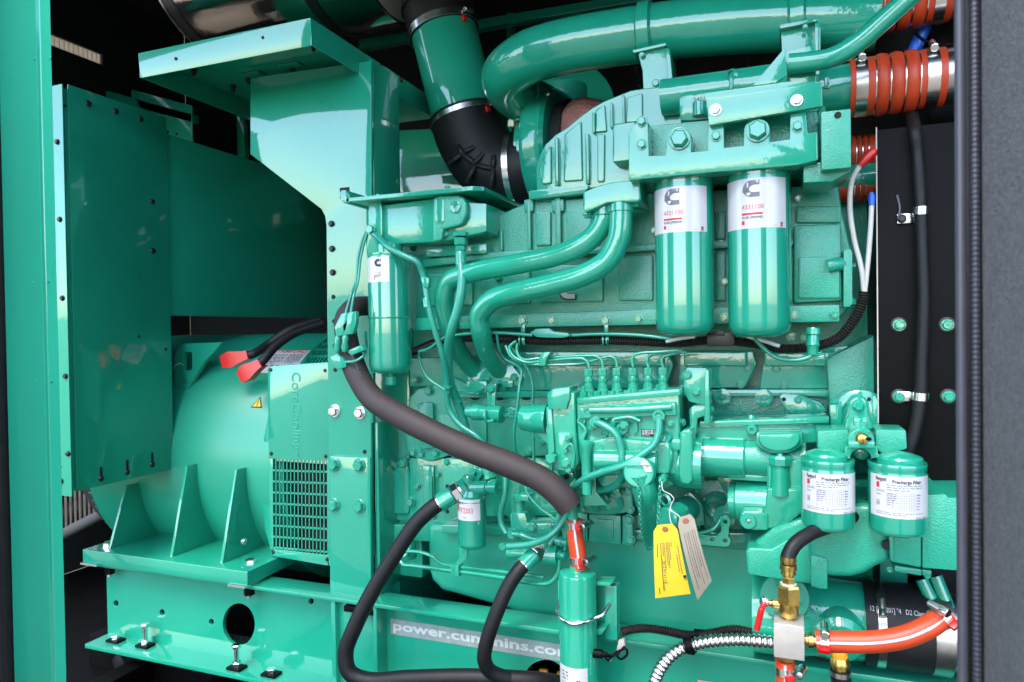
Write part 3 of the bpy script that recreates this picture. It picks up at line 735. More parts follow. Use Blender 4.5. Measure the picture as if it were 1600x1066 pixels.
lathe('bearing_housing', tp+Vector((.10, 0, 0)), (1, 0, 0), [(0, .07), (.10, .07)], GE, tc, segs=32)
bm = bmesh.new(); bmesh.ops.create_icosphere(bm, subdivisions=4, radius=.085)
for v in bm.verts: v.co *= 1+.10*math.sin(v.co.x*40)*math.sin(v.co.z*33+1)
mk('exhaust_lagging', fin(bm, 80), WRAP, tc, loc=V(918, 206, 1.76))
lathe('outlet_stub', V(880, 165, 1.95), (0, 0, 1), [(-.08, .07), (.05, .07), (.05, .062)], GE, tc, segs=32)
lathe('exhaust_flange', V(880, 172, 2.05), (.3, -.9, .2), [(0, .02), (.003, .15), (.02, .155), (.03, .15)], GE, tc, segs=48)
bolt(855, 146, YI-.10, 4, tc, ZN); tube('drain_wire', [(800, 180, 1.9), (806, 190, 1.88), (800, 205, 1.9)], .002, ORNG, tc, segs=6)
rb('red_clip', 802, 198, 812, 203, 1.88, .01, RED, tc, .001)

# ================================================================== CHARGE AIR PIPE
cp = thing('charge_air_pipe', 'large green charge air pipe with elbow running above the engine', 'pipe')
YA = 1.56; rp = 42*S(950, 60, YA)
main = [V(1372, 30, YA), V(1150, 38, YA), V(1000, 54, YA), V(870, 76, YA), V(822, 92, YA+.015), V(790, 120, YA+.07), V(802, 146, YA+.15), V(840, 164, YA+.24), V(870, 178, YA+.32)]
tube('pipe', main, rp, GE, cp, segs=40, n=12)
q = V(812, 150, YA+.165); lathe('weld_bead', q, (V(840, 164, YA+.24)-V(806, 146, YA+.15)), [(-.004, rp), (0, rp+.003), (.004, rp)], GE, cp, segs=40, cap=False)
for x, y0, y1 in ((1003, -6, 72), (1245, -30, 36)):
    t = thing('pipe_bracket', 'green strap bracket holding the charge air pipe, '+('beside the turbocharger end' if x < 1100 else 'beside the orange hoses'), 'bracket', 'strap brackets on the charge air pipe')
    X = V(x, 40, YA-rp).x; zc = V(x, 55 if x < 1100 else 36, YA).z
    P_ = [Vector((X, YA-(rp+.004)*math.cos(R(t_)), zc+(rp+.004)*math.sin(R(t_)))) for t_ in range(-75, 110, 12)]
    bm = bmesh.new(); pr = None
    for p in P_:
        c = Vector((X, YA, zc)); n_ = (p-c).normalized()
        r_ = [bm.verts.new(p+Vector((dx, 0, 0))+n_*h) for dx, h in ((-.017, -.003), (.017, -.003), (.012, .006), (-.012, .006))]
        if pr:
            for k in range(4): bm.faces.new((pr[k], pr[(k+1) % 4], r_[(k+1) % 4], r_[k]))
        else: bm.faces.new(r_)
        pr = r_
    bm.faces.new(pr); mk('strap', fin(bm), GE, t)
    if x < 1100:
        pl('top_plate', [(988, 78), (1040, 66), (1041, 71), (990, 83)], YA-rp-.03, .10, GE, t, .001)
        pl('web', [(996, 80), (1040, 72), (1049, 176), (1007, 184), (1004, 110)], YA-rp-.02, .010, GE, t, .001)
        pl('side_web', [(1040, 75), (1046, 76), (1056, 176), (1049, 178)], YA-rp-.028, .09, GE, t, .001)
        bolt(1025, 131, YA-rp-.02, 7, t, GE); bolt(1003, 86, YA-rp-.025, 4.5, t, GE)
    else:
        pl('top_plate', [(1218, 38), (1277, 27), (1278, 33), (1219, 45)], YA-rp-.05, .10, GE, t, .001)
        pl('web', [(1220, 44), (1274, 36), (1275, 120), (1224, 120)], YA-rp-.035, .010, GE, t, .001)
        pl('side_web', [(1273, 36), (1282, 35), (1282, 78), (1274, 80)], YA-rp-.048, .09, GE, t, .001)
        bolt(1258, 42, YA-rp-.052, 4, t, GE)

# ================================================================== ENGINE
eg = thing('diesel_engine', 'large green diesel engine block with ribbed covers and bolted flanges', 'engine')
YH = 1.47
# crankcase body behind everything
xbl, xbr = V(640, 600, 1.66).x, V(1372, 600, 1.58).x
bx('crankcase', xbl, xbr, 1.62, 2.15, .82, 1.66, GC, eg, .01)
# upper after-cooler housing
top = [(838, 300), (836, 262), (842, 242), (852, 225), (868, 210), (887, 198), (906, 182), (925, 168), (945, 157), (985, 141), (1004, 138), (1090, 128), (1282, 118), (1290, 160), (1300, 270), (1130, 285), (1000, 292), (915, 296)]
uh = pl('aftercooler_cover', top, YH, .16, GE, eg, .006, 3)
for pts in ([(845, 288), (843, 262), (849, 246), (861, 227), (861, 287)], [(880, 284), (881, 210), (908, 189), (910, 282)], [(930, 172), (945, 163), (948, 205), (930, 207)], [(978, 192), (980, 152), (1004, 145), (1004, 190)], [(933, 285), (933, 210), (945, 209), (944, 284)]):
    pl('raised_panel', pts, YH-.006, .010, GE, uh, .004, 3)
for x0, y0, x1, y1 in ((866, 214, 872, 290), (914, 208, 920, 288), (925, 175, 929, 208), (953, 160, 957, 200), (972, 148, 976, 196)):
    rb('rib', x0, y0, x1, y1, YH-.012, .02, GE, uh, .004)
pl('flange_strip', [(826, 298), (918, 288), (920, 293), (912, 303), (826, 312)], YH-.020, .05, GE, uh, .003)
pl('cover_pad', [(957, 197), (962, 193), (993, 190), (993, 250), (957, 254)], YH-.05, .06, GE, uh, .005, 3)
# intake manifold / lower cover
lh = pl('manifold_cover', [(760, 345), (800, 326), (826, 316), (1000, 302), (1310, 288), (1316, 330), (1332, 400), (1330, 478), (1312, 500), (650, 516), (652, 400), (700, 388)], YH+.005, .18, GC, eg, .006, 3)
for x0, y0, x1, y1 in ((822, 312, 829, 391), (866, 308, 876, 388), (927, 304, 932, 384)):
    rb('rib', x0, y0, x1, y1, YH-.010, .03, GC, lh, .005)
for x0, x1 in ((818, 833), (861, 881)): rb('rib_head', x0, 311, x1, 331, YH-.008, .02, GC, lh, .005)
pl('ledge', [(660, 405), (760, 394), (1020, 380), (1240, 374), (1240, 384), (1020, 392), (760, 406), (660, 418)], YH-.018, .03, GC, lh, .004)
for x0, y0, x1, y1 in ((668, 428, 738, 478), (752, 420, 828, 474), (842, 414, 942, 472), (966, 398, 1020, 470), (836, 330, 860, 384), (884, 326, 924, 380), (1116, 330, 1134, 374), (1244, 322, 1314, 348), (1244, 356, 1314, 374), (1116, 392, 1134, 470)):
    pl('raised_panel', rr(x0, y0, x1, y1, 3), YH-.004, .012, GC, lh, .004)
pl('end_boss', [(1240, 352), (1314, 350), (1316, 470), (1240, 474)], YH-.022, .04, GC, lh, .006)
pl('end_panel', rr(1248, 402, 1312, 466, 3), YH-.028, .012, GC, lh, .004)
tube('boss_pipe', [(1294, 416, YH-.03), (1304, 414, YH-.03), (1322, 412, YH-.02)], .013, GC, lh, segs=12)
ef = pl('end_flange', [(1318, 392), (1329, 388), (1332, 395), (1332, 474), (1328, 480), (1318, 480)], YH-.035, .12, GC, lh, .002)
for y in (416, 472): bolt(V(1331, y, YH-.01), 0, 0, .009, ef, GC, axis=(1, 0, 0))
lf = pl('lower_flange', [(648, 497), (760, 492), (1000, 484), (1312, 476), (1312, 503), (1000, 508), (760, 513), (648, 517)], YH-.024, .05, GC, eg, .003)
for x, y in ((863, 501), (998, 498), (1240, 492), (1303, 492), (1132, 496), (690, 506), (742, 506)): bolt(x, y, YH-.024, 7.2, lf, GE)
# small emblem on the cover
P = Print(plane_map(V(873, 470, YH-.005), (1, 0, 0), (0, 0, 1), (0, -1, 0))); c_emblem(P, 0, 0, .042, INK, None, .0012); c_emblem(P, .0035, .0035, .034, WHT, None, .0016); P.build(lh, 'emblem')
# dark deck under the flange, tappet covers
pl('deck', [(650, 512), (1372, 500), (1372, 620), (650, 612)], 1.66, .06, GC, eg, .003)
for pts, bl in (([(1062, 548), (1178, 548), (1182, 570), (1164, 606), (1060, 608)], ((1169, 575), (1157, 601), (1074, 603))),
                ([(1196, 546), (1326, 540), (1330, 560), (1326, 578), (1300, 608), (1186, 608)], ((1213, 576), (1314, 576), (1299, 602), (1225, 602))),
                ([(770, 556), (1044, 548), (1052, 572), (1040, 606), (770, 612)], ((790, 605), (900, 606)))):
    c = pl('tappet_cover', pts, 1.545, .12, GE, eg, .004, 3)
    xs = [p[0] for p in pts]
    pl('cover_hump', rr(min(xs)+8, 549, max(xs)-14, 573, 5), 1.53, .02, GE, c, .006, 3)
    for x, y in bl: bolt(x, y, 1.545, 6.5, c, GE)
pl('pad', [(1334, 548), (1372, 546), (1372, 580), (1342, 584)], 1.545, .05, GE, eg, .004)
# ledge below the covers and cast wall
pl('ledge', [(700, 612), (1290, 608), (1330, 622), (1330, 634), (1282, 620), (700, 622)], 1.54, .06, GE, eg, .004)
pl('cast_wall', [(1106, 618), (1290, 616), (1310, 660), (1106, 664)], 1.565, .05, GC, eg, .004)
for x, y in ((1129, 620), (1194, 621)):
    lathe('bolt_boss', V(x, y, 1.55), (0, -1, 0), [(-.01, .019), (.012, .018), (.013, .012)], GE, eg, segs=24); bolt(x, y, 1.54, 6.5, eg, GE)
bc = pl('blanking_cover', [(1218, 619), (1223, 615), (1249, 617), (1281, 629), (1292, 640), (1287, 649), (1274, 657), (1225, 656), (1229, 642), (1218, 625)], 1.52, .016, GE, eg, .003)
for x, y, r_ in ((1247, 625, 6), (1238, 642, 6), (1285, 642, 5.5), (1226, 653, 7)): bolt(x, y, 1.52, r_, bc, GE)
bolt(1225, 624, 1.52, 3, bc, HOLE, 'socket', name='hole')
# left: gear cover on the crankcase
gc = pl('rear_side_cover', [(640, 620), (652, 608), (690, 600), (705, 588), (730, 600), (880, 600), (880, 712), (800, 716), (715, 722), (702, 712), (690, 716), (672, 722), (650, 716), (636, 706), (630, 670)], 1.56, .06, GC, eg, .005, 3)
for x, y, r_ in ((671, 611, 8), (661, 636, 8), (646, 707, 6), (659, 710, 6), (681, 708, 7), (711, 707, 7), (827, 705, 8), (664, 681, 7), (648, 594, 6)): bolt(x, y, 1.56, r_, gc, GE)
pl('raised_panel', rr(687, 647, 760, 706, 3), 1.553, .012, GC, gc, .004)
pl('raised_panel', [(652, 636), (664, 628), (676, 630), (678, 700), (654, 704)], 1.55, .014, GC, gc, .005)
pl('deck_strip', [(640, 560), (900, 552), (900, 596), (640, 604)], 1.57, .06, GC, eg, .003)
for x in (742, 779, 822):
    bolt(x, 616, 1.553, 9, gc, HOLE, 'socket', name='recess'); bolt(x, 616, 1.552, 6, gc, BOLTK)
pl('machined_strip', [(664, 745), (674, 745), (676, 800), (666, 800)], 1.558, .01, AL if False else GE, eg, .001)
pl('lower_wall', [(640, 716), (900, 712), (900, 850), (640, 846)], 1.575, .06, GE, eg, .004)
# flywheel housing beside the post
fh = pl('flywheel_housing', [(584, 520), (640, 512), (640, 860), (600, 872), (584, 880)], 1.60, .30, GE, eg, .01)
cov = pl('timing_window_cover', [(604, 804), (603, 770), (610, 742), (622, 726), (630, 722), (636, 724), (640, 745), (641, 790), (638, 804)], 1.575, .03, GE, eg, .006, 3)
pl('window_rim', [(596, 812), (597, 770), (605, 738), (620, 720), (634, 716), (642, 722), (646, 750), (648, 800), (640, 814)], 1.585, .03, GE, eg, .004, 3)
for x, y in ((630, 724), (606, 783), (642, 784)): bolt(x, y, 1.572, 8, cov, GE)
pl('lower_bracket', [(584, 800), (600, 820), (650, 820), (648, 834), (584, 870)], 1.57, .06, GE, eg, .004)
rb('support_foot', 584, 830, 660, 900, 1.60, .20, GE, eg, .01)
# filter mounting plate
mp = pl('mounting_plate', [(693, 718), (840, 716), (862, 722), (874, 742), (876, 806), (693, 808)], 1.535, .012, GE, eg, .0015)
for x, y in ((698, 722), ): bolt(x, y, 1.535, 5.5, mp, GE)
for x, y in ((699, 760), (699, 799), (790, 808)): bolt(x, y, 1.535, 3, mp, HOLE, 'socket', name='hole')
# oil pan
op = pl('oil_pan', [(667, 818), (1240, 838), (1420, 862), (1420, 1010), (1000, 1010), (820, 975), (808, 962), (790, 952), (720, 932), (690, 924), (674, 908), (668, 890)], 1.555, .42, GB, eg, .022, 4)
pl('pan_flange', [(690, 820), (1180, 834), (1180, 850), (690, 834)], 1.53, .08, GE, eg, .003)
pl('block_foot', [(900, 800), (1000, 804), (1180, 846), (1180, 862), (900, 838)], 1.55, .06, GC, eg, .004)
# cast blocks and gussets behind the tags
for pts in ([(884, 800), (918, 803), (918, 846), (886, 842)], [(920, 803), (970, 806), (970, 852), (920, 847)], [(972, 806), (988, 806), (990, 856), (972, 852)]):
    pl('cast_block', pts, 1.50, .06, GC, eg, .004)
for x, y in ((983, 811), (985, 843), (884, 840)): bolt(x, y, 1.50, 8, eg, GE)
pl('pump_foot', [(905, 756), (985, 758), (988, 798), (905, 794)], 1.50, .08, GE, eg, .006)
for x, y in ((918, 772), (930, 792), (978, 766)): bolt(x, y, 1.50, 7, eg, GE)
pl('gusset', [(1080, 752), (1130, 748), (1165, 800), (1160, 850), (1100, 840)], 1.56, .05, GC, eg, .01)
pl('gusset', [(1118, 744), (1150, 744), (1152, 800), (1140, 790)], 1.548, .03, GE, eg, .004)
holed('link_plate', [(1088, 836), (1118, 838), (1126, 832), (1127, 824)]+circ(1133, 816, 9, 8, 150, 390)+[(1139, 826), (1139, 834)]+circ(1133, 846, 9, 8, -60, 90)+[(1100, 852), (1088, 851)], [circ(1133, 816, 3.4, 10), circ(1113, 843, 3.4, 10), circ(1133, 845, 3.4, 10)], 1.47, .012, GE, eg)
lathe('link_spacer', V(1132, 806, 1.50), (0, -1, 0), [(-.04, .022), (.01, .022)], GE, eg, segs=20)

# ================================================================== OIL FILTER HEAD
YF = 1.305
hd = thing('oil_filter_manifold', 'cast green oil filter head bolted to engine side above the two large filters', 'casting')
body = pl('body', [(1005, 196), (1278, 172), (1282, 250), (1240, 258), (1128, 272), (1000, 284), (982, 280), (983, 200)], YF+.045, .12, GC, hd, .006)
face = [(982, 252), (982, 206), (994, 192), (1012, 190), (1014, 244), (1040, 243)]
face += circ(1062, 218, 19.5, 10, 190, 350)+[(1080, 238), (1106, 236), (1107, 194), (1131, 190), (1132, 231), (1162, 228)]
face += circ(1183, 205, 20.5, 10, 190, 350)+[(1204, 222), (1234, 218), (1235, 178), (1259, 175), (1262, 208), (1277, 206), (1278, 250), (1245, 258), (1092, 271), (982, 282)]
pl('face_plate', face, YF, .060, GE, hd, .002)
for x, y, r_ in ((1003, 190, 8.5), (1003, 226, 8.5), (1119, 213, 8.5), (1246, 198, 9)): bolt(x, y, YF, r_, hd, GE)
for x, y, r_ in ((1062, 218, 17), (1184, 205, 18)): bolt(x, y, YF, r_, hd, GE)
rb('side_block', 1283, 172, 1330, 264, YF-.008, .12, GC, hd, .003)
bolt(1309, 180, YF-.008, 5, hd, HOLE, 'socket', name='hole')
pl('side_block_lower', [(1255, 258), (1330, 242), (1330, 268), (1300, 284), (1255, 286)], YF+.02, .10, GC, hd, .004)
pl('rear_body', [(1058, 140), (1230, 125), (1282, 122), (1285, 176), (1058, 192)], YF+.10, .12, GE, hd, .02)
lathe('rear_tube', V(1058, 150, YF+.15), (1, 0, .0), [(-.03, .036), (.262, .036)], GE, hd, segs=28)
lathe('port', V(1093, 165, YF+.075), (0, 0, 1), [(-.02, .013), (.005, .013), (.006, .01)], GE, hd, segs=20)
P = Print(plane_map(V(1083, 160, YF+.095), (1, 0, 0), (0, 0, 1), (0, -1, 0))); P.text('2401', 0, 0, .012, INK, .0012); P.build(hd, 'stamped_number')
# bar across the head with bright bolts
bar = thing('bracket_bar', 'flat green bar with two bright bolts crossing above the filter head', 'bracket')
pl('bar', [(1104, 157), (1284, 128), (1285, 166), (1108, 196)], YF-.012, .012, GE, bar, .001)
pl('bar_top', [(1100, 146), (1230, 128), (1286, 128), (1284, 136), (1104, 158)], YF-.010, .06, GE, bar, .001)
pl('gusset', [(1176, 134), (1226, 75), (1229, 118), (1212, 130)], YF-.005, .008, GE, bar, .001)
pl('upright', [(1229, 80), (1275, 70), (1275, 130), (1229, 132)], YF+.03, .008, GE, bar, .001)
for x, y in ((1118, 172), (1245, 157)): bolt(x, y, YF-.012, 9.5, bar, ZN)
ey = lathe('lifting_eye', V(1143, 117, YF+.05), (-.25, -1, .1), [(-.004, .0065), (.0, .0115), (.004, .0065), (.0, .006), (-.004, .0065)], GE, bar, segs=28, cap=False)
lathe('eye_shank', V(1143, 140, YF+.05), (0, 0, 1), [(0, .004), (.022, .004)], GE, bar, segs=10)
# breather tube
bt = thing('breather_tube', 'bent green breather tube rising past the orange hose', 'tube')
tube('tube', [(1232, 100, YF+.01), (1262, 97, YF+.01), (1300, 90, YF+.01), (1336, 70, YF+.01), (1385, 28, YF+.01), (1440, -22, YF+.01), (1480, -60, YF+.01)], 15.5*S(1300, 90, YF), GE, bt, segs=28, n=8)

# ================================================================== BIG OIL FILTERS
def c_filter(name, label, px, ytop, ybot, Y, r, ly0, ly1, th0, logo_h, code, group, small=False):
    t = thing(name, label, 'oil filter', group)
    zt, zb = V(px, ytop, Y).z, V(px, ybot, Y).z; c = V(px, (ytop+ybot)/2, Y); H = zt-zb
    o = Vector((c.x, Y, zb))
    lathe('can', o, (0, 0, 1), [(0, r*.0001), (.001, r*.55), (.004, r*.80), (.010, r*.93), (.020, r*.99), (.03, r), (H-.012, r), (H-.006, r*.985), (H-.002, r*1.02), (H, r*1.0)], GD, t, segs=72, smooth=60)
    lz0, lz1 = V(px, ly1, Y-r).z, V(px, ly0, Y-r).z; fn = cyl_map(o, r, th0, lz0); hh = lz1-lz0
    return t, o, r, fn, hh, H
OFg = 'pair of large oil filters under the filter head'
for i, (lab, px, yt, yb, r_, ly0, ly1) in enumerate((('large green spin-on oil filter with white label, beside the two bent oil tubes', 1069, 282, 524, .0545, 290, 362), ('large green spin-on oil filter with white label, beside the end of the manifold cover', 1186, 270, 527, .0555, 277, 356))):
    t, o, r, fn, hh, H = c_filter('oil_filter', lab, px, yt, yb, 1.375, r_, ly0, ly1, 0, .03, '', OFg)
    lathe('collar', o+Vector((0, 0, H-.002)), (0, 0, 1), [(0, r*.98), (.0, r*1.10), (.004, r*1.13), (.040, r*1.13), (.040, r*.5)], GE, t, segs=56)
    u0, u1 = -r*1.28, r*.98
    lb = mk('label', strip_me(fn, u0, 0, u1, hh, 28, .0004), WHT, t)
    P = Print(fn); c_emblem(P, -.030 if i == 0 else -.026, hh-.034, .030, INKL, WHT, .0008)
    ux = -.032 if i == 0 else -.028
    P.text('4331100', ux, hh*.385, .0115, REDF, .0009, width=.038, bold=.012); P.rect(ux, hh*.27, ux+.036, hh*.31, REDI, .0008, 4); P.text('W-NF LF9000NN', ux, hh*.19, .007, INK, .0009, width=.036, bold=.01)
    P.rect(ux, hh*.08, ux+.005, hh*.16, REDI, .0008); P.rect(u1-.014, hh*.06, u1-.009, hh*.11, INKG, .0008); P.rect(u1-.014, hh*.02, u1-.009, hh*.055, REDI, .0008); P.scribble(u1-.028, hh*.03, u1-.018, hh*.05, 1, INKG, 4, lift=.0008)
    P.build(lb)
# left single filter
t, o, r, fn, hh, H = c_filter('oil_filter', 'single green oil filter with drain knob and small white label beside the post', 609, 402, 584, 1.40, .0485, 400, 440, 0, .02, '', None)
lathe('seam_bead', o+Vector((0, 0, V(609, 497, 1.40).z-o.z)), (0, 0, 1), [(-.002, r), (0, r+.0012), (.002, r)], GD, t, segs=56, cap=False)
lathe('drain_knob', o+Vector((0, 0, -.026)), (0, 0, 1), [(0, .012), (.002, .0135), (.02, .0135), (.022, .008), (.028, .008)], GE, t, segs=12, smooth=10)
lb = mk('label', strip_me(fn, -r*.98, 0, r*.55, hh, 16, .0004), WHT, t)
P = Print(fn); c_emblem(P, -.008, hh-.022, .017, INK, WHT, .0008); P.rect(-.010, hh*.25, .008, hh*.28, REDI, .0008, 3); P.rect(-.010, hh*.10, -.007, hh*.16, REDI, .0008); P.text('4331100', -.010, hh*.33, .005, REDF, .0009); P.scribble(-.010, hh*.17, .010, hh*.24, 1, INKG, 2, lift=.0008); P.build(lb)

# bypass filter head with the plate on top
YL = 1.395
fhd = thing('bypass_filter_mount', 'green cast bracket with round plug and top plate above the single filter', 'casting')
pl('box', [(597, 321), (680, 310), (760, 318), (760, 362), (690, 378), (606, 382), (597, 376)], YL, .14, GE, fhd, .004)
pl('end_boss', [(676, 310), (684, 305), (716, 305), (724, 308), (729, 318), (729, 336), (722, 350), (716, 353), (692, 358), (690, 376), (676, 378)], YL-.018, .14, GC, fhd, .006, 3)
pl('recess_mark', rr(680, 310, 694, 349, 6), YL-.0195, .004, GE, fhd, .001)
lathe('plug', V(712, 324, YL-.018), (0, -1, 0), [(-.004, .013), (.003, .013), (.004, .011), (.002, .004), (-.002, .003)], GE, fhd, segs=28)
pl('mounting_leg', [(575, 314), (594, 313), (597, 330), (597, 396), (574, 397), (571, 380), (575, 350)], YL-.01, .06, GE, fhd, .004)
lathe('filter_spigot', V(609, 404, 1.40), (0, 0, 1), [(-.004, .044), (.003, .046), (.010, .046), (.012, .03), (.03, .03)], GE, fhd, segs=40)
bolt(580, 359, YL-.012, 9, fhd, GE, spin=.3); bolt(697, 366, YL+.0, 6, fhd, GE)
zpl = V(640, 311, YL).z
A = VZ(534, 306, zpl+.006); 
mk('top_plate', prism_me([VZ(x, y, zpl+.006) for x, y in ((545, 318), (734, 299), (742, 294), (800, 319), (770, 300), (700, 292), (575, 303))] if False else [Vector((V(540, 315, 1.36).x, 1.36, zpl+.008)), Vector((V(738, 296, 1.36).x, 1.36, zpl+.008)), Vector((V(738, 296, 1.36).x+.02, 1.375, zpl+.008)), Vector((V(738, 296, 1.36).x+.02, 1.62, zpl+.008)), Vector((V(540, 315, 1.36).x, 1.62, zpl+.008))], Vector((0, 0, -.010)), .002), GE, fhd)
xA = V(540, 315, 1.36).x
pl('plate_lip', [(530, 302), (533, 297), (540, 297), (546, 305), (546, 317), (538, 318), (533, 313)], 1.36, .16, GE, fhd, .002)
for x, y in ((591, 305), (699, 293)): bolt(V(x, y, 1.40)+Vector((0, 0, 0)), 0, 0, .006, fhd, GE, 'dome', axis=(0, 0, 1))

# ================================================================== BENT OIL TUBES
otf = thing('tube_flange', 'green cast outlet flange where the two bent oil tubes leave the filter head', 'flange')
pl('flange', [(911, 325), (911, 300), (935, 290), (960, 284), (1000, 281), (1001, 312), (996, 316), (968, 316), (948, 318), (930, 326), (914, 333)], 1.335, .10, GE, otf, .005, 3)
for x, y in ((918, 335), (938, 325), (993, 318)): bolt(V(x, y, 1.36), 0, 0, .010, otf, GE, axis=(0, 0, -1))
for nm, lab, pts, r_ in (('oil_tube', 'bent green oil tube, upper of the pair crossing the ribbed cover', [(944, 322, 1.37), (942, 345, 1.37), (928, 368, 1.37), (900, 388, 1.37), (860, 402, 1.375), (800, 414, 1.38), (735, 427, 1.39), (703, 440, 1.40), (694, 468, 1.41), (702, 512, 1.44), (716, 548, 1.49), (738, 576, 1.54), (752, 584, 1.56)], 16.5),
                         ('oil_tube', 'bent green oil tube, lower of the pair, over the emblem on the cover', [(970, 316, 1.36), (970, 345, 1.36), (966, 375, 1.36), (948, 408, 1.36), (912, 430, 1.36), (860, 445, 1.365), (800, 459, 1.37), (768, 470, 1.38), (750, 492, 1.39), (752, 520, 1.41), (764, 556, 1.48), (782, 578, 1.54), (795, 584, 1.56)], 17)):
    t = thing(nm, lab, 'tube', 'two bent oil tubes')
    tube('tube', pts, r_*S(850, 420, 1.38), GE, t, segs=28, n=10)
    e0 = V(*pts[0]); lathe('ferrule', e0-Vector((0, 0, .022)), (0, 0, 1), [(0, .019), (.003, .0245), (.03, .0245)], GE, t, segs=28)
    e1 = V(*pts[-1]); lathe('end_collar', e1-Vector((0, .01, 0)), (.3, 1, -.25), [(-.012, .028), (.0, .032), (.02, .032)], GE, t, segs=28)
fl = thing('tube_support', 'green flange bracket where the oil tubes enter the crankcase', 'bracket')
pl('flange', [(735, 590), (760, 574), (800, 570), (815, 590), (812, 604), (778, 600), (775, 614), (735, 614)], 1.53, .03, GE, fl, .003)
for x, y in ((763, 590), (804, 590)): bolt(x, y, 1.53, 7, fl, GE)
rb('cross_strip', 728, 596, 760, 614, 1.515, .012, GE, fl, .002); bolt(752, 606, 1.515, 7, fl, GE)
pl('strap', [(762, 600), (775, 600), (772, 655), (760, 655)], 1.49, .006, GE, fl, .001); bolt(768, 607, 1.49, 8, fl, GE)
rb('spacer_block', 785, 595, 801, 605, 1.52, .03, GE, fl, .001)
# speed sensor connector
sc = thing('sensor_connector', 'green painted round plug connector held under the oil tube bracket', 'connector')
c0, c1 = V(728, 643, 1.47), V(786, 648, 1.46); d = (c1-c0).normalized(); L = (c1-c0).length
lathe('barrel', c0, d, [(0, .008), (.004, .013), (L*.2, .014), (L*.22, .018), (L*.42, .018), (L*.44, .0165), (L*.72, .0165), (L*.74, .019), (L*.98, .019), (L, .012)], GE, sc, segs=24)
tube('strap_loop', circ_pts if False else [(758, 640, 1.445), (758, 652, 1.44), (762, 658, 1.445), (772, 657, 1.445)], .004, GE, sc, segs=6)
for i in range(6):
    r_ = random.Random(i); tube('wire', [c1, V(792+r_.uniform(-2, 4), 646+r_.uniform(-7, 7), 1.45), V(800+r_.uniform(-4, 6), 644+r_.uniform(-8, 8), 1.45), V(815, 643+r_.uniform(-3, 3), 1.45)], .0013, GH, sc, segs=6, n=5)

# ================================================================== HARNESS
hz = thing('wiring_harness', 'black corrugated wiring loom running along the engine above the tappet covers', 'wiring loom')
loom('loom', [(640, 552, 1.53), (700, 530, 1.50), (780, 530, 1.47), (860, 533, 1.455), (950, 532, 1.45), (1060, 536, 1.45), (1110, 532, 1.45), (1170, 536, 1.45), (1220, 545, 1.45), (1275, 541, 1.45), (1310, 528, 1.45), (1334, 500, 1.45), (1348, 470, 1.45), (1350, 456, 1.45)], .0092, LOOM, hz)
rb('connector', 1104, 520, 1148, 541, 1.42, .025, BOLTK, hz, .003); rb('connector_latch', 1116, 518, 1132, 524, 1.415, .01, BOLTK, hz, .001)
for pts in ([(1041, 534, 1.43), (1064, 529, 1.425), (1086, 526, 1.425)], [(1168, 526, 1.425), (1190, 532, 1.425), (1218, 541, 1.43)]): tube('white_sleeve', pts, .0038, WHT, hz, segs=10)
for pts in ([(1350, 456, 1.45), (1346, 420, 1.44), (1334, 370, 1.43), (1328, 320, 1.42), (1332, 280, 1.41), (1346, 256, 1.40)], [(1351, 456, 1.45), (1356, 410, 1.445), (1360, 360, 1.44), (1362, 318, 1.44)]): tube('white_wire', pts, .0046, GRYW, hz, segs=10)
lathe('red_boot', V(1346, 256, 1.40), (.7, 0, .72), [(-.004, .006), (.004, .0075), (.026, .009), (.032, .006)], RED, hz, segs=14)
lathe('blue_ferrule', V(1362, 318, 1.44), (0, 0, 1), [(-.004, .0055), (.012, .0065), (.02, .004)], BLUE, hz, segs=12)
for x in (812, 942):
    cl = thing('loom_clip', 'green P-clip holding the black loom, '+('behind the lower bent oil tube' if x < 900 else 'over the injection pump'), 'clip', 'P-clips on the black loom')
    rb('leg', x+2, 505, x+8, 520, 1.44, .004, GE, cl, .001); bolt(x+5, 501, 1.444, 8, cl, GE)
    lathe('ring', V(x+5, 531, 1.453), (1, .1, 0), [(-.007, .0115), (-.007, .0128), (.007, .0128), (.007, .0115)], GE, cl, segs=20, cap=False)
    lathe('cable_tie', V(x+4, 531, 1.453), (1, .1, 0), [(-.002, .0132), (.002, .0132)], BK, cl, segs=16, cap=False)
gw = thing('green_signal_cable', 'thin green painted cable with plug lying over the black loom', 'cable')
tube('cable', [(654, 550, 1.44), (672, 544, 1.435), (690, 530, 1.43), (720, 523, 1.43), (770, 520, 1.43), (810, 522, 1.43), (832, 524, 1.43)], .0038, GH, gw, segs=8)
tube('cable', [(890, 524, 1.435), (940, 522, 1.435), (1000, 524, 1.435), (1050, 530, 1.435)], .0038, GH, gw, segs=8)
pl('plug', [(828, 520), (836, 514), (858, 513), (864, 518), (886, 520), (892, 525), (880, 528), (858, 528), (838, 527)], 1.42, .018, GH, gw, .003)
gs = thing('oil_pressure_sender', 'green sender plug with curled cable under the black loom', 'sender')
lathe('body', V(1271, 512, 1.42), (-.04, 0, -1), [(0, .011), (.004, .013), (.012, .013), (.014, .0105), (.03, .0115), (.032, .013), (.036, .0105), (.05, .009)], GE, gs, segs=20)
tube('cable', [(1178, 528, 1.425), (1194, 545, 1.42), (1214, 559, 1.415), (1240, 563, 1.415), (1262, 559, 1.415), (1270, 552, 1.42)], .0042, GH, gs, segs=8)
for i in range(4): tube('cut_wire', [(1272, 552, 1.42), (1279, 552+3*i, 1.41), (1284+i, 550+3*i, 1.41)], .0015, GH, gs, segs=6, n=4)

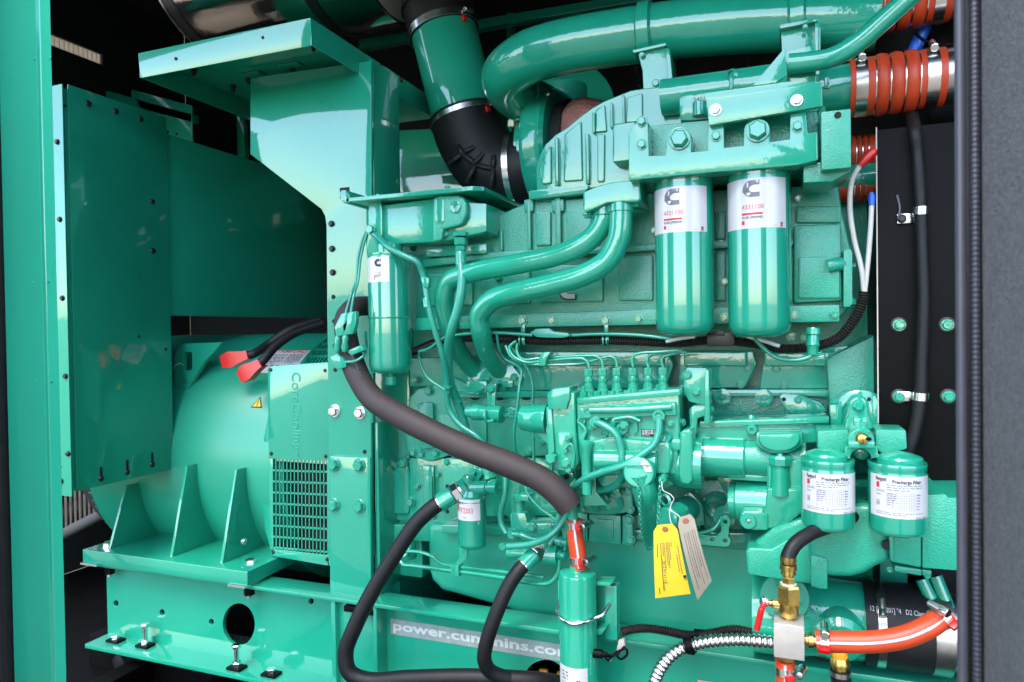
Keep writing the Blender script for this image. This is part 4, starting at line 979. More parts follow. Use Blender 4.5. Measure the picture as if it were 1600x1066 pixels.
# connectors hanging beside the single filter
gp = thing('hanging_plug_pair', 'pair of green painted plugs hanging on thin leads over the foam hose', 'connector')
for x0, yy, x1 in ((538, 488, 533), (550, 486, 545)):
    pl('plug', [(x0-5, yy+2), (x0+6, yy), (x0+6, yy+18), (x0+1, yy+36), (x1-8, yy+38), (x1-11, yy+24)], 1.325, .014, GE, gp, .003)
    lathe('plug_tail', V(x1-5, yy+40, 1.332), (-.1, 0, -1), [(-.006, .005), (.004, .008), (.012, .006), (.024, .009), (.034, .005)], GE, gp, segs=12)
for dx in (0, 8):
    tube('lead', [(540+dx, 490, 1.332), (548+dx*.6, 462, 1.345), (556+dx*.4, 440, 1.365), (560+dx*.5, 400, 1.38), (570+dx*.4, 366, 1.385), (578, 356, 1.39)], .003, GH, gp, segs=8)
pl('clip_block', [(515, 558), (528, 552), (540, 566), (541, 574), (526, 578), (520, 572)], 1.335, .02, GE, gp, .003)
pl('clip_arm', [(541, 548), (564, 539), (568, 548), (548, 556)], 1.335, .02, GE, gp, .003)
tube('lead', [(540, 566, 1.335), (556, 564, 1.335), (568, 556, 1.345), (572, 545, 1.38), (571, 520, 1.43)], .0034, GH, gp, segs=8)

# ================================================================== GREEN HOSES ON THE REAR OF THE ENGINE
def gh(label, pts, r, m=GH, extra=None, grp='green painted hoses on the engine side'):
    t = thing('painted_hose', label, 'hose', grp); tube('hose', pts, r, m, t, segs=14, n=8); return t
t = gh('green painted hose dropping from the hex fitting under the filter head', [(720, 385, 1.39), (720, 405, 1.39), (722, 440, 1.375), (716, 480, 1.372), (704, 520, 1.38), (700, 560, 1.42), (704, 600, 1.46), (716, 632, 1.49), (728, 670, 1.50), (738, 700, 1.50)], .0105)
for z, r_, h in ((362, .017, .011), (372, .0145, .016), (385, .0125, .010)): hexa('fitting', V(720, z, 1.39), (0, 0, -1), r_, h, GE, t)
lathe('ferrule', V(720, 393, 1.39), (0, 0, -1), [(0, .0115), (.002, .0128), (.03, .0125), (.032, .0105)], GE, t, segs=20)
lathe('tie', V(716, 626, 1.487), (.25, .4, -1), [(-.003, .0115), (.003, .0115)], GE, t, segs=16)
t = gh('green painted hose leaving the bolt head beside the single filter', [(582, 364, 1.385), (592, 372, 1.378), (606, 386, 1.36), (632, 400, 1.355), (652, 410, 1.36), (659, 424, 1.37), (664, 442, 1.375), (668, 470, 1.375), (676, 505, 1.38), (690, 550, 1.40), (698, 590, 1.43), (702, 640, 1.455), (720, 665, 1.455), (745, 682, 1.45), (765, 705, 1.46), (776, 722, 1.48)], .0068)
pl('sleeve_tab', [(657, 434), (664, 432), (670, 435), (669, 450), (661, 450)], 1.366, .016, GE, t, .003); lathe('ferrule', V(666, 466, 1.375), (.1, 0, -1), [(0, .0075), (.002, .0085), (.02, .0085), (.022, .007)], GE, t, segs=16)
lathe('tie', V(700, 604, 1.437), (.1, .3, -1), [(-.003, .0085), (.003, .0085)], GE, t, segs=14)
gh('thin green cable looping behind the foam hose to the side cover', [(655, 548, 1.45), (656, 565, 1.45), (668, 590, 1.45), (690, 606, 1.445), (702, 614, 1.44)], .0034)
gh('thin green cable bundle falling past the sensor connector', [(776, 520, 1.43), (780, 545, 1.45), (788, 560, 1.47), (806, 570, 1.47), (815, 580, 1.45), (812, 600, 1.44), (808, 640, 1.44), (803, 680, 1.45), (808, 716, 1.47), (816, 740, 1.49)], .0032)
gh('short green cable loop over the side cover between connector and governor', [(798, 540, 1.5), (812, 560, 1.5), (826, 580, 1.5), (832, 600, 1.5), (832, 640, 1.5), (834, 720, 1.5)], .0035)
t = gh('long green painted hose rising beside the fuel filter', [(788, 722, 1.46), (790, 740, 1.46), (788, 775, 1.455), (782, 800, 1.455), (784, 820, 1.455), (792, 834, 1.45)], .0072)
gh('thin green line falling behind the foam hose to the shut-off valve', [(820, 750, 1.47), (824, 770, 1.46), (845, 795, 1.455), (868, 812, 1.45), (880, 830, 1.45), (884, 858, 1.45)], .0032)

# ================================================================== INJECTION PUMP
ij = thing('injection_pump', 'green in-line fuel injection pump with six delivery valves and governor', 'fuel pump')
YJ = 1.355
pb_ = pl('pump_body', [(900, 626), (1062, 611), (1062, 690), (1056, 742), (912, 745), (906, 720), (902, 680)], YJ, .13, GE, ij, .006, 3)
pl('top_deck', [(900, 622), (1062, 607), (1064, 618), (902, 632)], YJ-.006, .14, GE, ij, .003)
pl('gallery', [(904, 637), (1056, 628), (1058, 650), (906, 656)], YJ-.010, .02, GE, ij, .005, 3)
tube('gallery_tube', [(922, 641, YJ-.010), (985, 640, YJ-.010), (1050, 636, YJ-.010)], .0075, GE, ij, segs=14)
for x0, y0, x1, y1 in ((930, 642, 945, 650), (960, 640, 980, 650)): rb('knurl_strip', x0, y0-8, x1, y1-10, YJ-.0115, .004, GC, ij, .001)
VX6 = (920, 942, 964, 989, 1013, 1036); vy = (573, 575, 573, 573, 573, 573)
for i, x in enumerate(VX6):
    base = V(x, 614-.3*i, YJ+.05); s = S(x, 600, YJ+.05); u = s
    lathe('delivery_valve', base, (0, 0, 1), [(-6*u, 9.5*u), (4*u, 9.5*u), (6*u, 8*u), (12*u, 8*u), (13*u, 6.5*u), (17*u, 6.5*u), (18*u, 7.6*u), (22*u, 7.6*u), (23*u, 5.4*u), (27*u, 5.2*u)], GE, ij, segs=20)
    h_ = hexa('union_nut', base+Vector((0, 0, 26*u)), (0, 0, 1), 6.6*u, 12*u, GE, ij)
    bs = V(x-8.5, 624-1.1*i*.6, YJ+.018); u2 = S(x-8, 615, YJ+.018)
    lathe('clamp_foot', bs, (0, 0, 1), [(-2*u2, 8.5*u2), (3*u2, 8.5*u2), (5*u2, 7*u2)], GE, ij, segs=16)
    hexa('stud_nut', bs+Vector((0, 0, 5*u2)), (0, 0, 1), 5.6*u2, 7*u2, GE, ij)
    if i in (0, 5): lathe('stud', bs+Vector((0, 0, 11*u2)), (0, 0, 1), [(0, 3*u2), (9*u2, 3*u2)], GE, ij, segs=10)
# front details of the pump
for x, y, r_, h in ((921, 643, 9, .016), (910, 657, 7, .010), (945, 675, 7, .012), (1038, 680, 9, .006), (974, 684, 7.5, .014), (975, 668, 9, .022), (1032, 648, 10, .024)):
    s = S(x, y, YJ); lathe('boss', V(x, y, YJ+.004), (0, -1, 0), [(-.002, r_*s*1.05), (h*.5, r_*s), (h, r_*s*.95), (h, r_*s*.55), (h-.003, r_*s*.4)], GE, ij, segs=22)
pl('cover_frame', [(955, 652), (990, 648), (996, 652), (997, 676), (990, 680), (990, 660), (962, 662), (960, 676), (953, 672)], YJ-.006, .012, GE, ij, .003)
bolt(930, 661, YJ-.012, 10, ij, GE); bolt(938, 699, YJ-.006, 9.5, ij, GE); bolt(917, 696, YJ-.004, 8, ij, GE); bolt(975, 665, YJ-.018, 7, ij, GE); bolt(1028, 656, YJ-.020, 7.5, ij, GE); bolt(1064, 660, YJ+.03, 8, ij, GE, axis=(1, -.3, 0)); bolt(1040, 633, YJ-.006, 4, ij, GE)
pl('lift_pump', [(912, 690), (948, 682), (1046, 690), (1052, 712), (1046, 742), (915, 744)], YJ-.014, .03, GE, ij, .008, 3)
lathe('lift_pump_barrel', V(930, 718, YJ-.012), (1, 0, .02), [(0, .018), (.003, .021), (.12, .021), (.123, .018)], GE, ij, segs=28)
lathe('primer_column', V(917, 740, YJ-.018), (0, 0, 1), [(-.04, .010), (.05, .011), (.056, .014), (.062, .014), (.066, .008)], GE, ij, segs=20)
rb('name_plate', 1002, 671, 1023, 682, YJ-.0015, .003, BOLTK, ij, .0003)
P = Print(plane_map(V(1003, 681, YJ-.0016), (1, 0, 0), (0, 0, 1), (0, -1, 0))); P.scribble(.001, .0005, .024, .012, 4, WHT, 8, lift=.0006); P.build(ij, 'plate_print')
pl('foot_bracket', [(910, 740), (930, 738), (932, 770), (950, 790), (912, 792)], YJ+.03, .04, GE, ij, .004)
# governor
gv = pl('governor_housing', [(856, 620), (864, 612), (898, 612), (900, 676), (905, 724), (895, 738), (862, 736), (858, 705), (856, 690)], YJ-.004, .12, GE, ij, .006, 3)
pl('governor_top', [(855, 616), (862, 608), (890, 605), (890, 622), (884, 640), (856, 640)], YJ-.014, .06, GE, gv, .002)
pl('governor_flange', [(853, 636), (861, 634), (866, 700), (862, 738), (858, 738), (855, 690)], YJ-.012, .10, GE, gv, .002)
a, b = V(856, 655, YJ+.03), V(813, 653, YJ+.03); d = (b-a); L = d.length
lathe('governor_nose', a, d, [(0, .031), (L*.55, .030), (L*.60, .028), (L*.92, .026), (L, .020), (L, .001)], GE, ij, segs=40)
pl('nose_web', [(822, 664), (856, 668), (857, 696), (850, 690)], YJ+.02, .012, GE, ij, .003)
pl('throttle_plate', [(868, 680), (872, 676), (890, 677), (894, 684), (890, 692), (896, 706), (896, 728), (890, 738), (876, 735), (872, 706)], YJ-.012, .01, GE, ij, .002)
for x, y, r_ in ((887, 684, 5), (884, 704, 4.5), (884, 724, 8), (888, 735, 4.5), (867, 717, 4)): bolt(x, y, YJ-.014, r_, ij, GE)
pl('lug', [(876, 742), (894, 738), (897, 748), (886, 760), (874, 754)], YJ+.04, .02, GE, ij, .002); bolt(885, 745, YJ+.04, 4.5, ij, HOLE, 'socket', name='hole')
# drive flange on the right of the pump
dfl = pl('drive_flange', [(1062, 676), (1068, 672), (1078, 670), (1082, 676), (1082, 752), (1076, 758), (1064, 756), (1060, 740)], YJ-.002, .12, GE, ij, .006, 3)
rb('flange_block', 1048, 686, 1064, 704, YJ-.004, .06, GE, ij, .004)
for x, y in ((1081, 699), (1082, 748)): bolt(V(x, y, YJ+.03), 0, 0, .008, dfl, GE, axis=(1, 0, 0))
lathe('hub', V(1050, 722, YJ+.05), (1, 0, 0), [(0, .045), (.02, .05), (.06, .05)], GE, ij, segs=40)
# injection lines
il = thing('injection_lines', 'six thin bent green steel fuel lines rising from the injection pump', 'fuel lines')
YQ = YJ+.05
for i, pts in enumerate(([(920, 574), (918, 566), (912, 561), (898, 560), (850, 564), (822, 566), (802, 556), (796, 543), (806, 533)],
                         [(942, 576), (940, 563), (932, 557), (914, 556), (850, 559), (816, 561), (808, 550), (808, 536)],
                         [(964, 574), (962, 562), (954, 557), (938, 560), (908, 568), (850, 570), (818, 567), (798, 556), (790, 540)],
                         [(989, 574), (988, 564), (990, 556), (1000, 552), (1030, 550), (1060, 547)],
                         [(1013, 574), (1011, 564), (1014, 556), (1026, 552), (1050, 550), (1066, 548)],
                         [(1036, 574), (1034, 565), (1036, 558), (1048, 554), (1060, 551), (1072, 550)])):
    tube('line', [(x, y, YQ-(.012 if j > 4 and i < 3 else 0)+.004*i) for j, (x, y) in enumerate(pts)], .0031, GE, il, segs=8)
pl('line_clamp', [(841, 560), (849, 550), (860, 550), (853, 562), (852, 572), (841, 572)], YQ-.020, .03, GE, il, .002)

# fuel hoses leaving the pump
gh('green fuel hose curving from the pump banjo bolt down behind the filler cap', [(930, 660, YJ-.022), (942, 664, YJ-.026), (962, 678, YJ-.03), (970, 700, YJ-.03), (972, 725, YJ-.03), (972, 742, YJ-.02), (964, 758, YJ+.0), (945, 765, YJ+.03), (915, 768, YJ+.05), (900, 772, YJ+.05)], .0072)
gh('green fuel hose from the right banjo sweeping under the foam hose', [(1030, 655, YJ-.024), (1029, 675, YJ-.030), (1022, 694, YJ-.034), (1000, 712, YJ-.04), (975, 727, YJ-.045), (940, 738, YJ-.04), (912, 750, YJ-.02), (898, 764, YJ+.02), (894, 790, YJ+.05), (880, 815, YJ+.06), (858, 838, YJ+.05), (830, 850, YJ+.05), (792, 854, YJ+.05)], .0072)

# ================================================================== ACCESSORY DRIVE
ad = thing('accessory_drive', 'green round shaft housing between injection pump and gear case', 'drive housing')
YS = 1.43; c = V(1082, 711, YS); xe = V(1165, 711, YS).x; xe2 = V(1262, 711, YS).x
s_ = S(1120, 711, YS-.04)
lathe('sleeve', Vector((c.x, YS, c.z)), (1, 0, 0), [(0, 31*s_), (.002, 33*s_), (xe-c.x-.003, 34*s_), (xe-c.x, 32*s_)], GE, ad, segs=56)
lathe('shaft_housing', Vector((xe-.004, YS, c.z)), (1, 0, 0), [(0, 29*s_), (xe2-xe, 30*s_)], GC, ad, segs=48)
pl('beam', [(1088, 662), (1296, 656), (1296, 692), (1240, 694), (1088, 686)], YS-.01, .06, GE, ad, .005, 3)
pl('beam_lip', [(1092, 658), (1296, 651), (1296, 662), (1092, 668)], YS-.018, .06, GE, ad, .004, 3)
pl('bracket', [(1068, 582), (1074, 574), (1104, 575), (1107, 580), (1107, 632), (1100, 634), (1076, 628), (1068, 612)], YS-.04, .012, GE, ad, .003)
pl('bracket_leg', [(1102, 578), (1108, 578), (1110, 660), (1104, 664), (1100, 660)], YS-.05, .05, GE, ad, .002)
pl('bracket_foot', [(1076, 640), (1082, 634), (1104, 632), (1104, 650), (1090, 654), (1088, 680), (1078, 676)], YS-.035, .05, GE, ad, .004)
for x, y in ((1074, 586), (1088, 612)): bolt(x, y, YS-.04, 7.5, ad, GE)
for x, y in ((1111, 640), (1109, 653)): bolt(V(x, y, YS-.03), 0, 0, .007, ad, GE, axis=(1, -.2, 0))
pl('half_cover', [(1185, 678), (1250, 677)]+circ(1218, 686, 33, 12, 10, 170, ry=20), YS-.055, .03, GE, ad, .005, 3)
pl('half_cover_base', [(1182, 676), (1253, 675)]+circ(1218, 688, 37, 12, 10, 170, ry=21), YS-.045, .03, GE, ad, .003)
lathe('plug', V(1175, 671, YS-.014), (0, -1, 0), [(-.004, .011), (.006, .010), (.008, .008), (.008, .004), (.003, .003)], GE, ad, segs=22)
lathe('grease_fitting', V(1174, 661, YS+.0), (0, 0, 1), [(-.004, .007), (.006, .007), (.008, .0085), (.014, .007), (.016, .005)], GE, ad, segs=14)
rb('oil_tray', 1138, 741, 1205, 752, YS-.02, .05, GE, ad, .004)

# ================================================================== GEAR CASE CASTINGS
gcg = thing('gear_case', 'lumpy green cast gear case under the two white labelled coolant filters', 'casting')
YG = 1.385
hx = V(1219, 722, YG); lathe('cap_column', hx-Vector((0, 0, .06)), (0, 0, 1), [(0, .019), (.055, .016), (.062, .016)], GE, gcg, segs=24)
lathe('hex_cap', hx-Vector((0, 0, .004)), (0, 0, 1), [(0, .021), (.012, .0215), (.017, .019), (.017, .006), (.020, .005)], GE, gcg, segs=8, smooth=20)
pl('case_upper', [(1198, 726), (1260, 716), (1262, 800), (1210, 806), (1198, 790)], YG, .16, GC, gcg, .008, 3)
pl('case_face', [(1198, 762), (1260, 764), (1256, 800), (1228, 822), (1198, 828), (1190, 812), (1196, 790)], YG-.012, .06, GE, gcg, .006, 3)
a, b = V(1205, 785, 1.44), V(1143, 782, 1.45); d = b-a; lathe('side_tube', a, d, [(0, .042), (d.length*.8, .042), (d.length*.85, .036), (d.length, .035), (d.length, .001)], GE, gcg, segs=40)
pl('plug_plate', [(1157, 802), (1163, 798), (1190, 798), (1200, 805), (1200, 829), (1176, 829), (1160, 822), (1156, 812)], YG-.018, .03, GE, gcg, .004, 3)
lathe('plug', V(1169, 814, YG-.018), (0, -1, 0), [(0, .015), (.003, .015), (.005, .013), (.005, .005), (.003, .004)], GE, gcg, segs=26); bolt(1170, 814, YG-.022, 3, gcg, ZN, 'dome')
blk = pl('mount_arm', [(1165, 862), (1170, 856), (1206, 858), (1240, 838), (1262, 828), (1290, 834), (1290, 905), (1268, 914), (1210, 905), (1168, 898)], YG-.045, .12, GC, gcg, .006, 3)
pl('arm_upper', [(1178, 850), (1208, 826), (1262, 808), (1290, 812), (1290, 840), (1206, 862)], YG-.02, .12, GC, gcg, .008, 3)
wpx = pl('pump_case', [(1262, 804), (1300, 792), (1390, 786), (1392, 878), (1370, 886), (1352, 897), (1330, 903), (1296, 902), (1264, 884)], YG-.055, .26, GC, gcg, .014, 4)
pl('pump_nose', [(1391, 782), (1440, 776), (1440, 888), (1391, 878)], YG-.060, .26, GC, gcg, .004)
pl('pump_end', [(1441, 774), (1478, 772), (1482, 778), (1540, 778), (1540, 896), (1441, 888)], YG-.063, .27, GC, gcg, .004)
pl('case_flange', [(1267, 868), (1280, 870), (1293, 874), (1293, 921), (1280, 920), (1267, 916)], YG-.062, .05, GC, gcg, .002)
lathe('case_hole', V(1386, 852, YG-.0615), (0, -1, 0), [(-.004, .008), (.002, .008)], HOLE, gcg, segs=18)
pl('case_groove', [(1388, 828), (1396, 826), (1398, 876), (1391, 877)], YG-.066, .02, GC, gcg, .005)
for pts in ([(1398, 884), (1440, 890), (1440, 900), (1398, 893)], [(1441, 890), (1456, 892), (1456, 900), (1441, 899)]): pl('bottom_lip', pts, YG-.04, .10, GC, gcg, .002)
bolt(1390, 890, YG-.03, 5, gcg, GE); bolt(1449, 900, YG-.03, 5, gcg, GE)
for (x0, y0), (x1, y1) in (((1440, 905), (1462, 950)), ((1462, 900), (1482, 950))): tube('tie_rod', [(x0, y0, 1.46), ((x0+x1)/2, (y0+y1)/2, 1.455), (x1, y1, 1.45)], .011, GE, gcg, segs=12)
pl('gear_cover_back', [(1290, 560), (1372, 520), (1374, 700), (1300, 700)], 1.52, .20, GC, gcg, .01)
pl('round_cover', circ(1343, 664, 62, 26, 180, 360)+[(1405, 690), (1281, 690)], 1.47, .04, GE, gcg, .006, 3) if False else None
lathe('idler_disc', V(1345, 652, 1.475), (0, -1, 0), [(-.03, .052), (.004, .052), (.008, .046), (.008, .036), (.004, .034), (.004, .001)], GE, gcg, segs=48)
rb('idler_arm', 1297, 632, 1316, 676, 1.43, .04, GE, gcg, .004); bolt(V(1303, 628, 1.44), 0, 0, .008, gcg, GE, axis=(0, 0, 1))
pl('lug_plate', [(1352, 622), (1368, 618), (1374, 630), (1374, 700), (1362, 700)], 1.455, .02, GE, gcg, .003); bolt(1358, 624, 1.455, 3, gcg, HOLE, 'socket', name='hole')

# ================================================================== COOLANT FILTERS AND HEAD
YW = 1.30
fw_ = thing('coolant_filter_bridge', 'green cast bridge with brass shut-off key carrying two coolant filters', 'casting')
pl('bridge', [(1277, 673), (1326, 671), (1326, 700), (1312, 712), (1277, 704)], YW+.02, .07, GC, fw_, .004)
pl('bridge', [(1368, 671), (1416, 672), (1418, 702), (1380, 712), (1368, 700)], YW+.02, .07, GC, fw_, .004)
pl('centre_boss', [(1325, 692)]+circ(1346, 688, 21, 11, 180, 360, ry=20)+[(1367, 700), (1326, 700)], YW-.005, .08, GE, fw_, .004, 3)
pl('boss_step', [(1326, 690), (1367, 690), (1367, 700), (1326, 700)], YW-.011, .02, GE, fw_, .002)
holed('arch', [(1322, 698), (1370, 698), (1374, 716), (1364, 716)]+circ(1345, 718, 17, 11, 0, -180)+[(1318, 716)], [], YW+.01, .05, GE, fw_, .001)
lathe('rear_plug', V(1345, 706, YW+.05), (0, -1, 0), [(0, .012), (.01, .012), (.012, .009)], GE, fw_, segs=20)
kk = lathe('key_valve', V(1347, 686, YW-.006), (0, -1, 0), [(0, .0095), (.002, .0095), (.002, .0082), (.009, .0078), (.010, .006)], BR, fw_, segs=24)
lathe('key_seal', V(1347, 686, YW-.005), (0, -1, 0), [(0, .0102), (.0025, .0102), (.003, .0090)], BK, fw_, segs=24)
rb('key_handle', 1351, 684, 1362, 689, YW-.016, .006, BK, fw_, .001)
P = Print(plane_map(V(1335, 678, YW-.0055), (1, 0, 0), (0, 0, 1), (0, -1, 0))); P.text('ON', 0, 0, .007, INKG, .0008); P.text('OFF', .020, 0, .007, INKG, .0008); P.build(fw_, 'raised_lettering')
arm = pl('lever_arm', [(1318, 672), (1326, 645)]+circ(1341, 634, 15, 10, 190, 350)+[(1357, 645), (1366, 672)], YW+.045, .04, GE, fw_, .005, 3)
rb('arm_pad', 1334, 653, 1355, 668, YW+.035, .02, GE, fw_, .003); bolt(1341, 634, YW+.045, 9.5, fw_, GE)
for i, (lab, px, yt, yb, r_, ly0, ly1) in enumerate((('small green coolant filter with white printed label, standing over the black hose', 1293, 716, 824, .0420, 741, 803), ('small green coolant filter with white printed label, standing over the pump case end', 1402, 721, 832, .0432, 745, 811))):
    zt, zb = V(px, yt, YW).z, V(px, yb, YW).z; H = zt-zb; o = Vector((V(px, 770, YW).x, YW, zb)); r = r_
    t = thing('coolant_filter', lab, 'coolant filter', 'pair of coolant filters on the cast bridge')
    lathe('can', o, (0, 0, 1), [(0, .0001), (.0, r*.80), (.0015, r*.90), (.005, r*.97), (.010, r), (H-.016, r), (H-.013, r*.97), (H-.010, r), (H-.002, r*1.02), (H, r), (H-.003, r*.93), (H-.004, r*.1)], GD, t, segs=64, smooth=50)
    dx = (-.002, .004)[i]
    lathe('dome', o+Vector((dx, 0, H-.004)), (0, 0, 1), [(0, r*.78), (.010, r*.79), (.013, r*.74), (.018, r*.44), (.020, r*.2), (.021, .0001)], GE, t, segs=40, smooth=30)
    lz0, lz1 = V(px, ly1, YW-r).z, V(px, ly0, YW-r).z; hh = lz1-lz0; th0 = .22; fn = cyl_map(o, r, th0, lz0)
    u0, u1 = -r*1.42, r*1.42; lb = mk('label', strip_me(fn, u0, 0, u1, hh, 30, .0004), WHT, t)
    P = Print(fn); a0 = u0+.013
    P.text('Fleetguard', a0, hh*.865, .0095, INK, .0008, width=.0175, bold=.02); P.rect(a0+.001, hh*.70, a0+.0065, hh*.83, REDI, .0008, 2)
    P.text('DCA2', a0+.001, hh*.60, .0055, INKG, .0008); P.scribble(a0+.001, hh*.52, a0+.015, hh*.55, 1, INKG, 5, lift=.0008); P.rect(a0+.001, hh*.28, a0+.0065, hh*.40, INKG, .0008); P.rect(a0+.0018, hh*.29, a0+.0057, hh*.39, WHT, .0010)
    P.rect(a0+.003, hh*.31, a0+.0046, hh*.36, INK, .0012)
    P.text('Precharge Filter', a0+.026, hh*.83, .0082, INK, .0008, width=.044, bold=.022)
    P.scribble(a0+.018, hh*.64, a0+.072, hh*.81, 3, INKG, 11, .28, .0008)
    g0, g1, h0, h1 = a0+.018, a0+.060, hh*.20, hh*.60
    for k in range(8): v = h0+(h1-h0)*k/7; P.rect(g0, v-.00012, g1, v+.00012, INKG, .0008, 8)
    for k in (0, .2, .38, .48, .58, .67, .76, .84, .92, 1): u = g0+(g1-g0)*k; P.rect(u-.00012, h0, u+.00012, h1, INKG, .0008)
    P.scribble(g0+.001, h0+.006, g0+.014, h1, 6, INKG, 2, .3, .0008); P.scribble(g1+.002, h0, g1+.008, h1, 6, INKG, 6, .3, .0008)
    P.scribble(a0+.001, hh*.06, a0+.074, hh*.15, 2, INKG, 9, .3, .0008); P.text('Made in USA', a0+.060, hh*.01, .004, INKG, .0008); P.build(lb)

# ================================================================== SMALL ENGINE DETAIL
# bolted lids, ribs and fittings round the pump and crankcase
sdet = thing('side_port_cover', 'lobed green cover with hex bolts beside the injection pump foot', 'cover')
pl('lid', [(905, 760), (912, 752), (940, 752), (944, 762), (972, 764), (988, 772), (990, 800), (950, 806), (908, 802)], 1.47, .05, GC, sdet, .005, 3)
lathe('solenoid', V(958, 786, 1.46), (.2, -1, -.1), [(-.04, .022), (.0, .022), (.006, .020), (.008, .016)], GE, sdet, segs=28)
pl('solenoid_tab', [(948, 762), (962, 758), (972, 776), (956, 780)], 1.44, .012, GE, sdet, .002)
for x, y, r_ in ((918, 774, 6), (932, 792, 8), (983, 768, 7), (985, 796, 7), (912, 796, 5)): bolt(x, y, 1.47, r_, sdet, GE)
for x0, y0, x1, y1 in ((905, 812, 914, 842), (934, 812, 958, 842)): rb('cast_letter_pad', x0, y0, x1, y1, 1.496, .006, GC, sdet, .002)
rgd = thing('fuel_rail_fittings', 'cluster of green banjo bolts and unions low on the injection pump', 'fittings')
for x, y, r_ in ((925, 668, 5.5), (948, 652, 5), (962, 672, 5), (995, 690, 5), (1010, 700, 6), (952, 712, 5), (988, 722, 6), (1022, 716, 6), (1045, 716, 6), (1048, 662, 5.5), (1052, 642, 5), (916, 676, 5)):
    bolt(x, y, YJ-.004, r_, rgd, GE)
for pts in ([(905, 660), (915, 672), (910, 690), (916, 704)], [(940, 690), (956, 684), (970, 690)], [(1002, 690), (1020, 700), (1040, 694)], [(960, 655), (984, 652), (1000, 658)]):
    tube('small_pipe', [(x, y, YJ-.010) for x, y in pts], .0042, GE, rgd, segs=8)
lathe('sight_plug', V(1040, 681, YJ-.003), (0, -1, 0), [(0, .013), (.004, .013), (.006, .011), (.004, .006), (.002, .003)], GE, rgd, segs=24)
rb('mesh_pad', 978, 694, 1000, 714, YJ-.0145, .004, GC, rgd, .001)
pl('lower_foot', [(930, 742), (1050, 740), (1056, 756), (1040, 766), (940, 762)], YJ+.02, .08, GE, rgd, .006, 3)
lathe('governor_cap', V(862, 716, YJ-.016), (0, -1, 0), [(0, .012), (.008, .012), (.011, .009)], GE, rgd, segs=6, smooth=20)
tube('throttle_rod', [(884, 700, YJ-.02), (892, 694, YJ-.022), (897, 712, YJ-.02), (895, 730, YJ-.018)], .003, GE, rgd, segs=8)
# linkage and lines between side cover and valve
lk = thing('breather_hose', 'green hose looping from the side cover to the shut-off valve', 'hose')
tube('hose', [(900, 772, 1.44), (880, 790, 1.45), (872, 812, 1.45), (868, 836, 1.45), (858, 852, 1.44)], .0062, GH, lk, segs=10)
hexa('union', V(903, 770, 1.438), (1, 0, .2), .009, .012, GE, lk)
# alternator side: pipes on the crankcase wall
cw = thing('crankcase_fittings', 'row of green plugs, lugs and casting marks along the crankcase wall', 'fittings')
for x, y, r_ in ((652, 760, 5), (654, 800, 5), (684, 742, 4.5), (684, 780, 4.5), (560+126, 828, 5), (900, 728, 6), (838, 730, 5), (860, 700, 6), (846, 648, 5), (848, 690, 5)): bolt(x, y, 1.558 if y < 715 else 1.572, r_, cw, GE)
rb('rib', 660, 728, 678, 812, 1.565, .03, GE, cw, .004)
rb('rib', 1084, 640, 1092, 690, 1.46, .05, GE, cw, .003)
for x in (1130, 1160, 1200, 1240): rb('rib', x, 664, x+5, 676, 1.50, .05, GC, cw, .002)
lathe('core_plug', V(1120, 790, 1.555), (0, -1, 0), [(0, .03), (.004, .03), (.006, .027), (.003, .022), (.003, .001)], GE, cw, segs=28)
lathe('core_plug', V(1078, 815, 1.545), (0, -1, 0), [(0, .024), (.006, .024), (.008, .020), (.004, .016), (.004, .001)], GE, cw, segs=28)
tube('oil_line', [(1086, 835, 1.47), (1100, 832, 1.47), (1116, 826, 1.47), (1128, 808, 1.48)], .004, GE, cw, segs=8)
pl('tow_lug', [(1066, 776), (1078, 768), (1098, 790), (1102, 820), (1090, 824), (1082, 800)], 1.50, .02, GE, cw, .004)
lathe('round_plug', V(1060, 800, 1.44), (-.2, -1, .1), [(-.06, .026), (0, .026), (.006, .022), (.008, .018)], GE, cw, segs=28)
# manifold cover: small clips, bosses and studs
mc = thing('manifold_fittings', 'small green bosses and studs scattered over the ribbed manifold cover', 'fittings')
for x, y, r_ in ((779, 434, 6), (1022, 360, 5), (1132, 440, 5), (1126, 380, 5), (660, 470, 4), (1248, 310, 5), (1258, 528, 7), (1236, 526, 7)): bolt(x, y, YH-.006 if y < 500 else 1.50, r_, mc, GE)
for x in (716, 640, 780): rb('rib', x, 360 if x != 716 else 372, x+5, 392, YH-.006, .02, GC, mc, .003)
pl('under_box', [(664, 386), (760, 380), (760, 396), (664, 402)], YH-.03, .05, GE, mc, .003)

# ================================================================== FUEL FILTER
YU = 1.44
ff = thing('fuel_filter', 'small green fuel filter labelled FF2203 beside the braided black hose', 'fuel filter')
zt, zb = V(738, 780, YU).z, V(738, 856, YU).z; H = zt-zb; o = Vector((V(738, 815, YU).x, YU, zb)); r = .0325
lathe('can', o, (0, 0, 1), [(0, .0001), (.001, r*.7), (.005, r*.93), (.014, r), (H-.004, r), (H-.002, r*1.03), (H, r)], GD, ff, segs=48, smooth=50)
fn = cyl_map(o, r, -.15, V(738, 815, YU-r).z); hh = V(738, 782, YU-r).z-V(738, 815, YU-r).z
lb = mk('label', strip_me(fn, -r*.95, 0, r*1.15, hh, 18, .0004), WHT, ff); P = Print(fn)
P.text('FF2203', -.014, hh*.36, .017, REDI, .0009, width=.034); P.rect(-.024, hh*.42, -.017, hh*.72, REDI, .0008, 2); P.text('guard', -.020, hh*.78, .008, INK, .0009, bold=.015); P.text('Fuel', -.004, hh*.12, .0055, INKG, .0008); P.build(lb)
fh2 = thing('fuel_filter_mount', 'green fuel filter head with side ports above the FF2203 filter', 'casting')
lathe('cap', V(738, 779, YU), (0, 0, 1), [(0, .032), (.006, .032), (.008, .026), (.02, .022)], GE, fh2, segs=36)
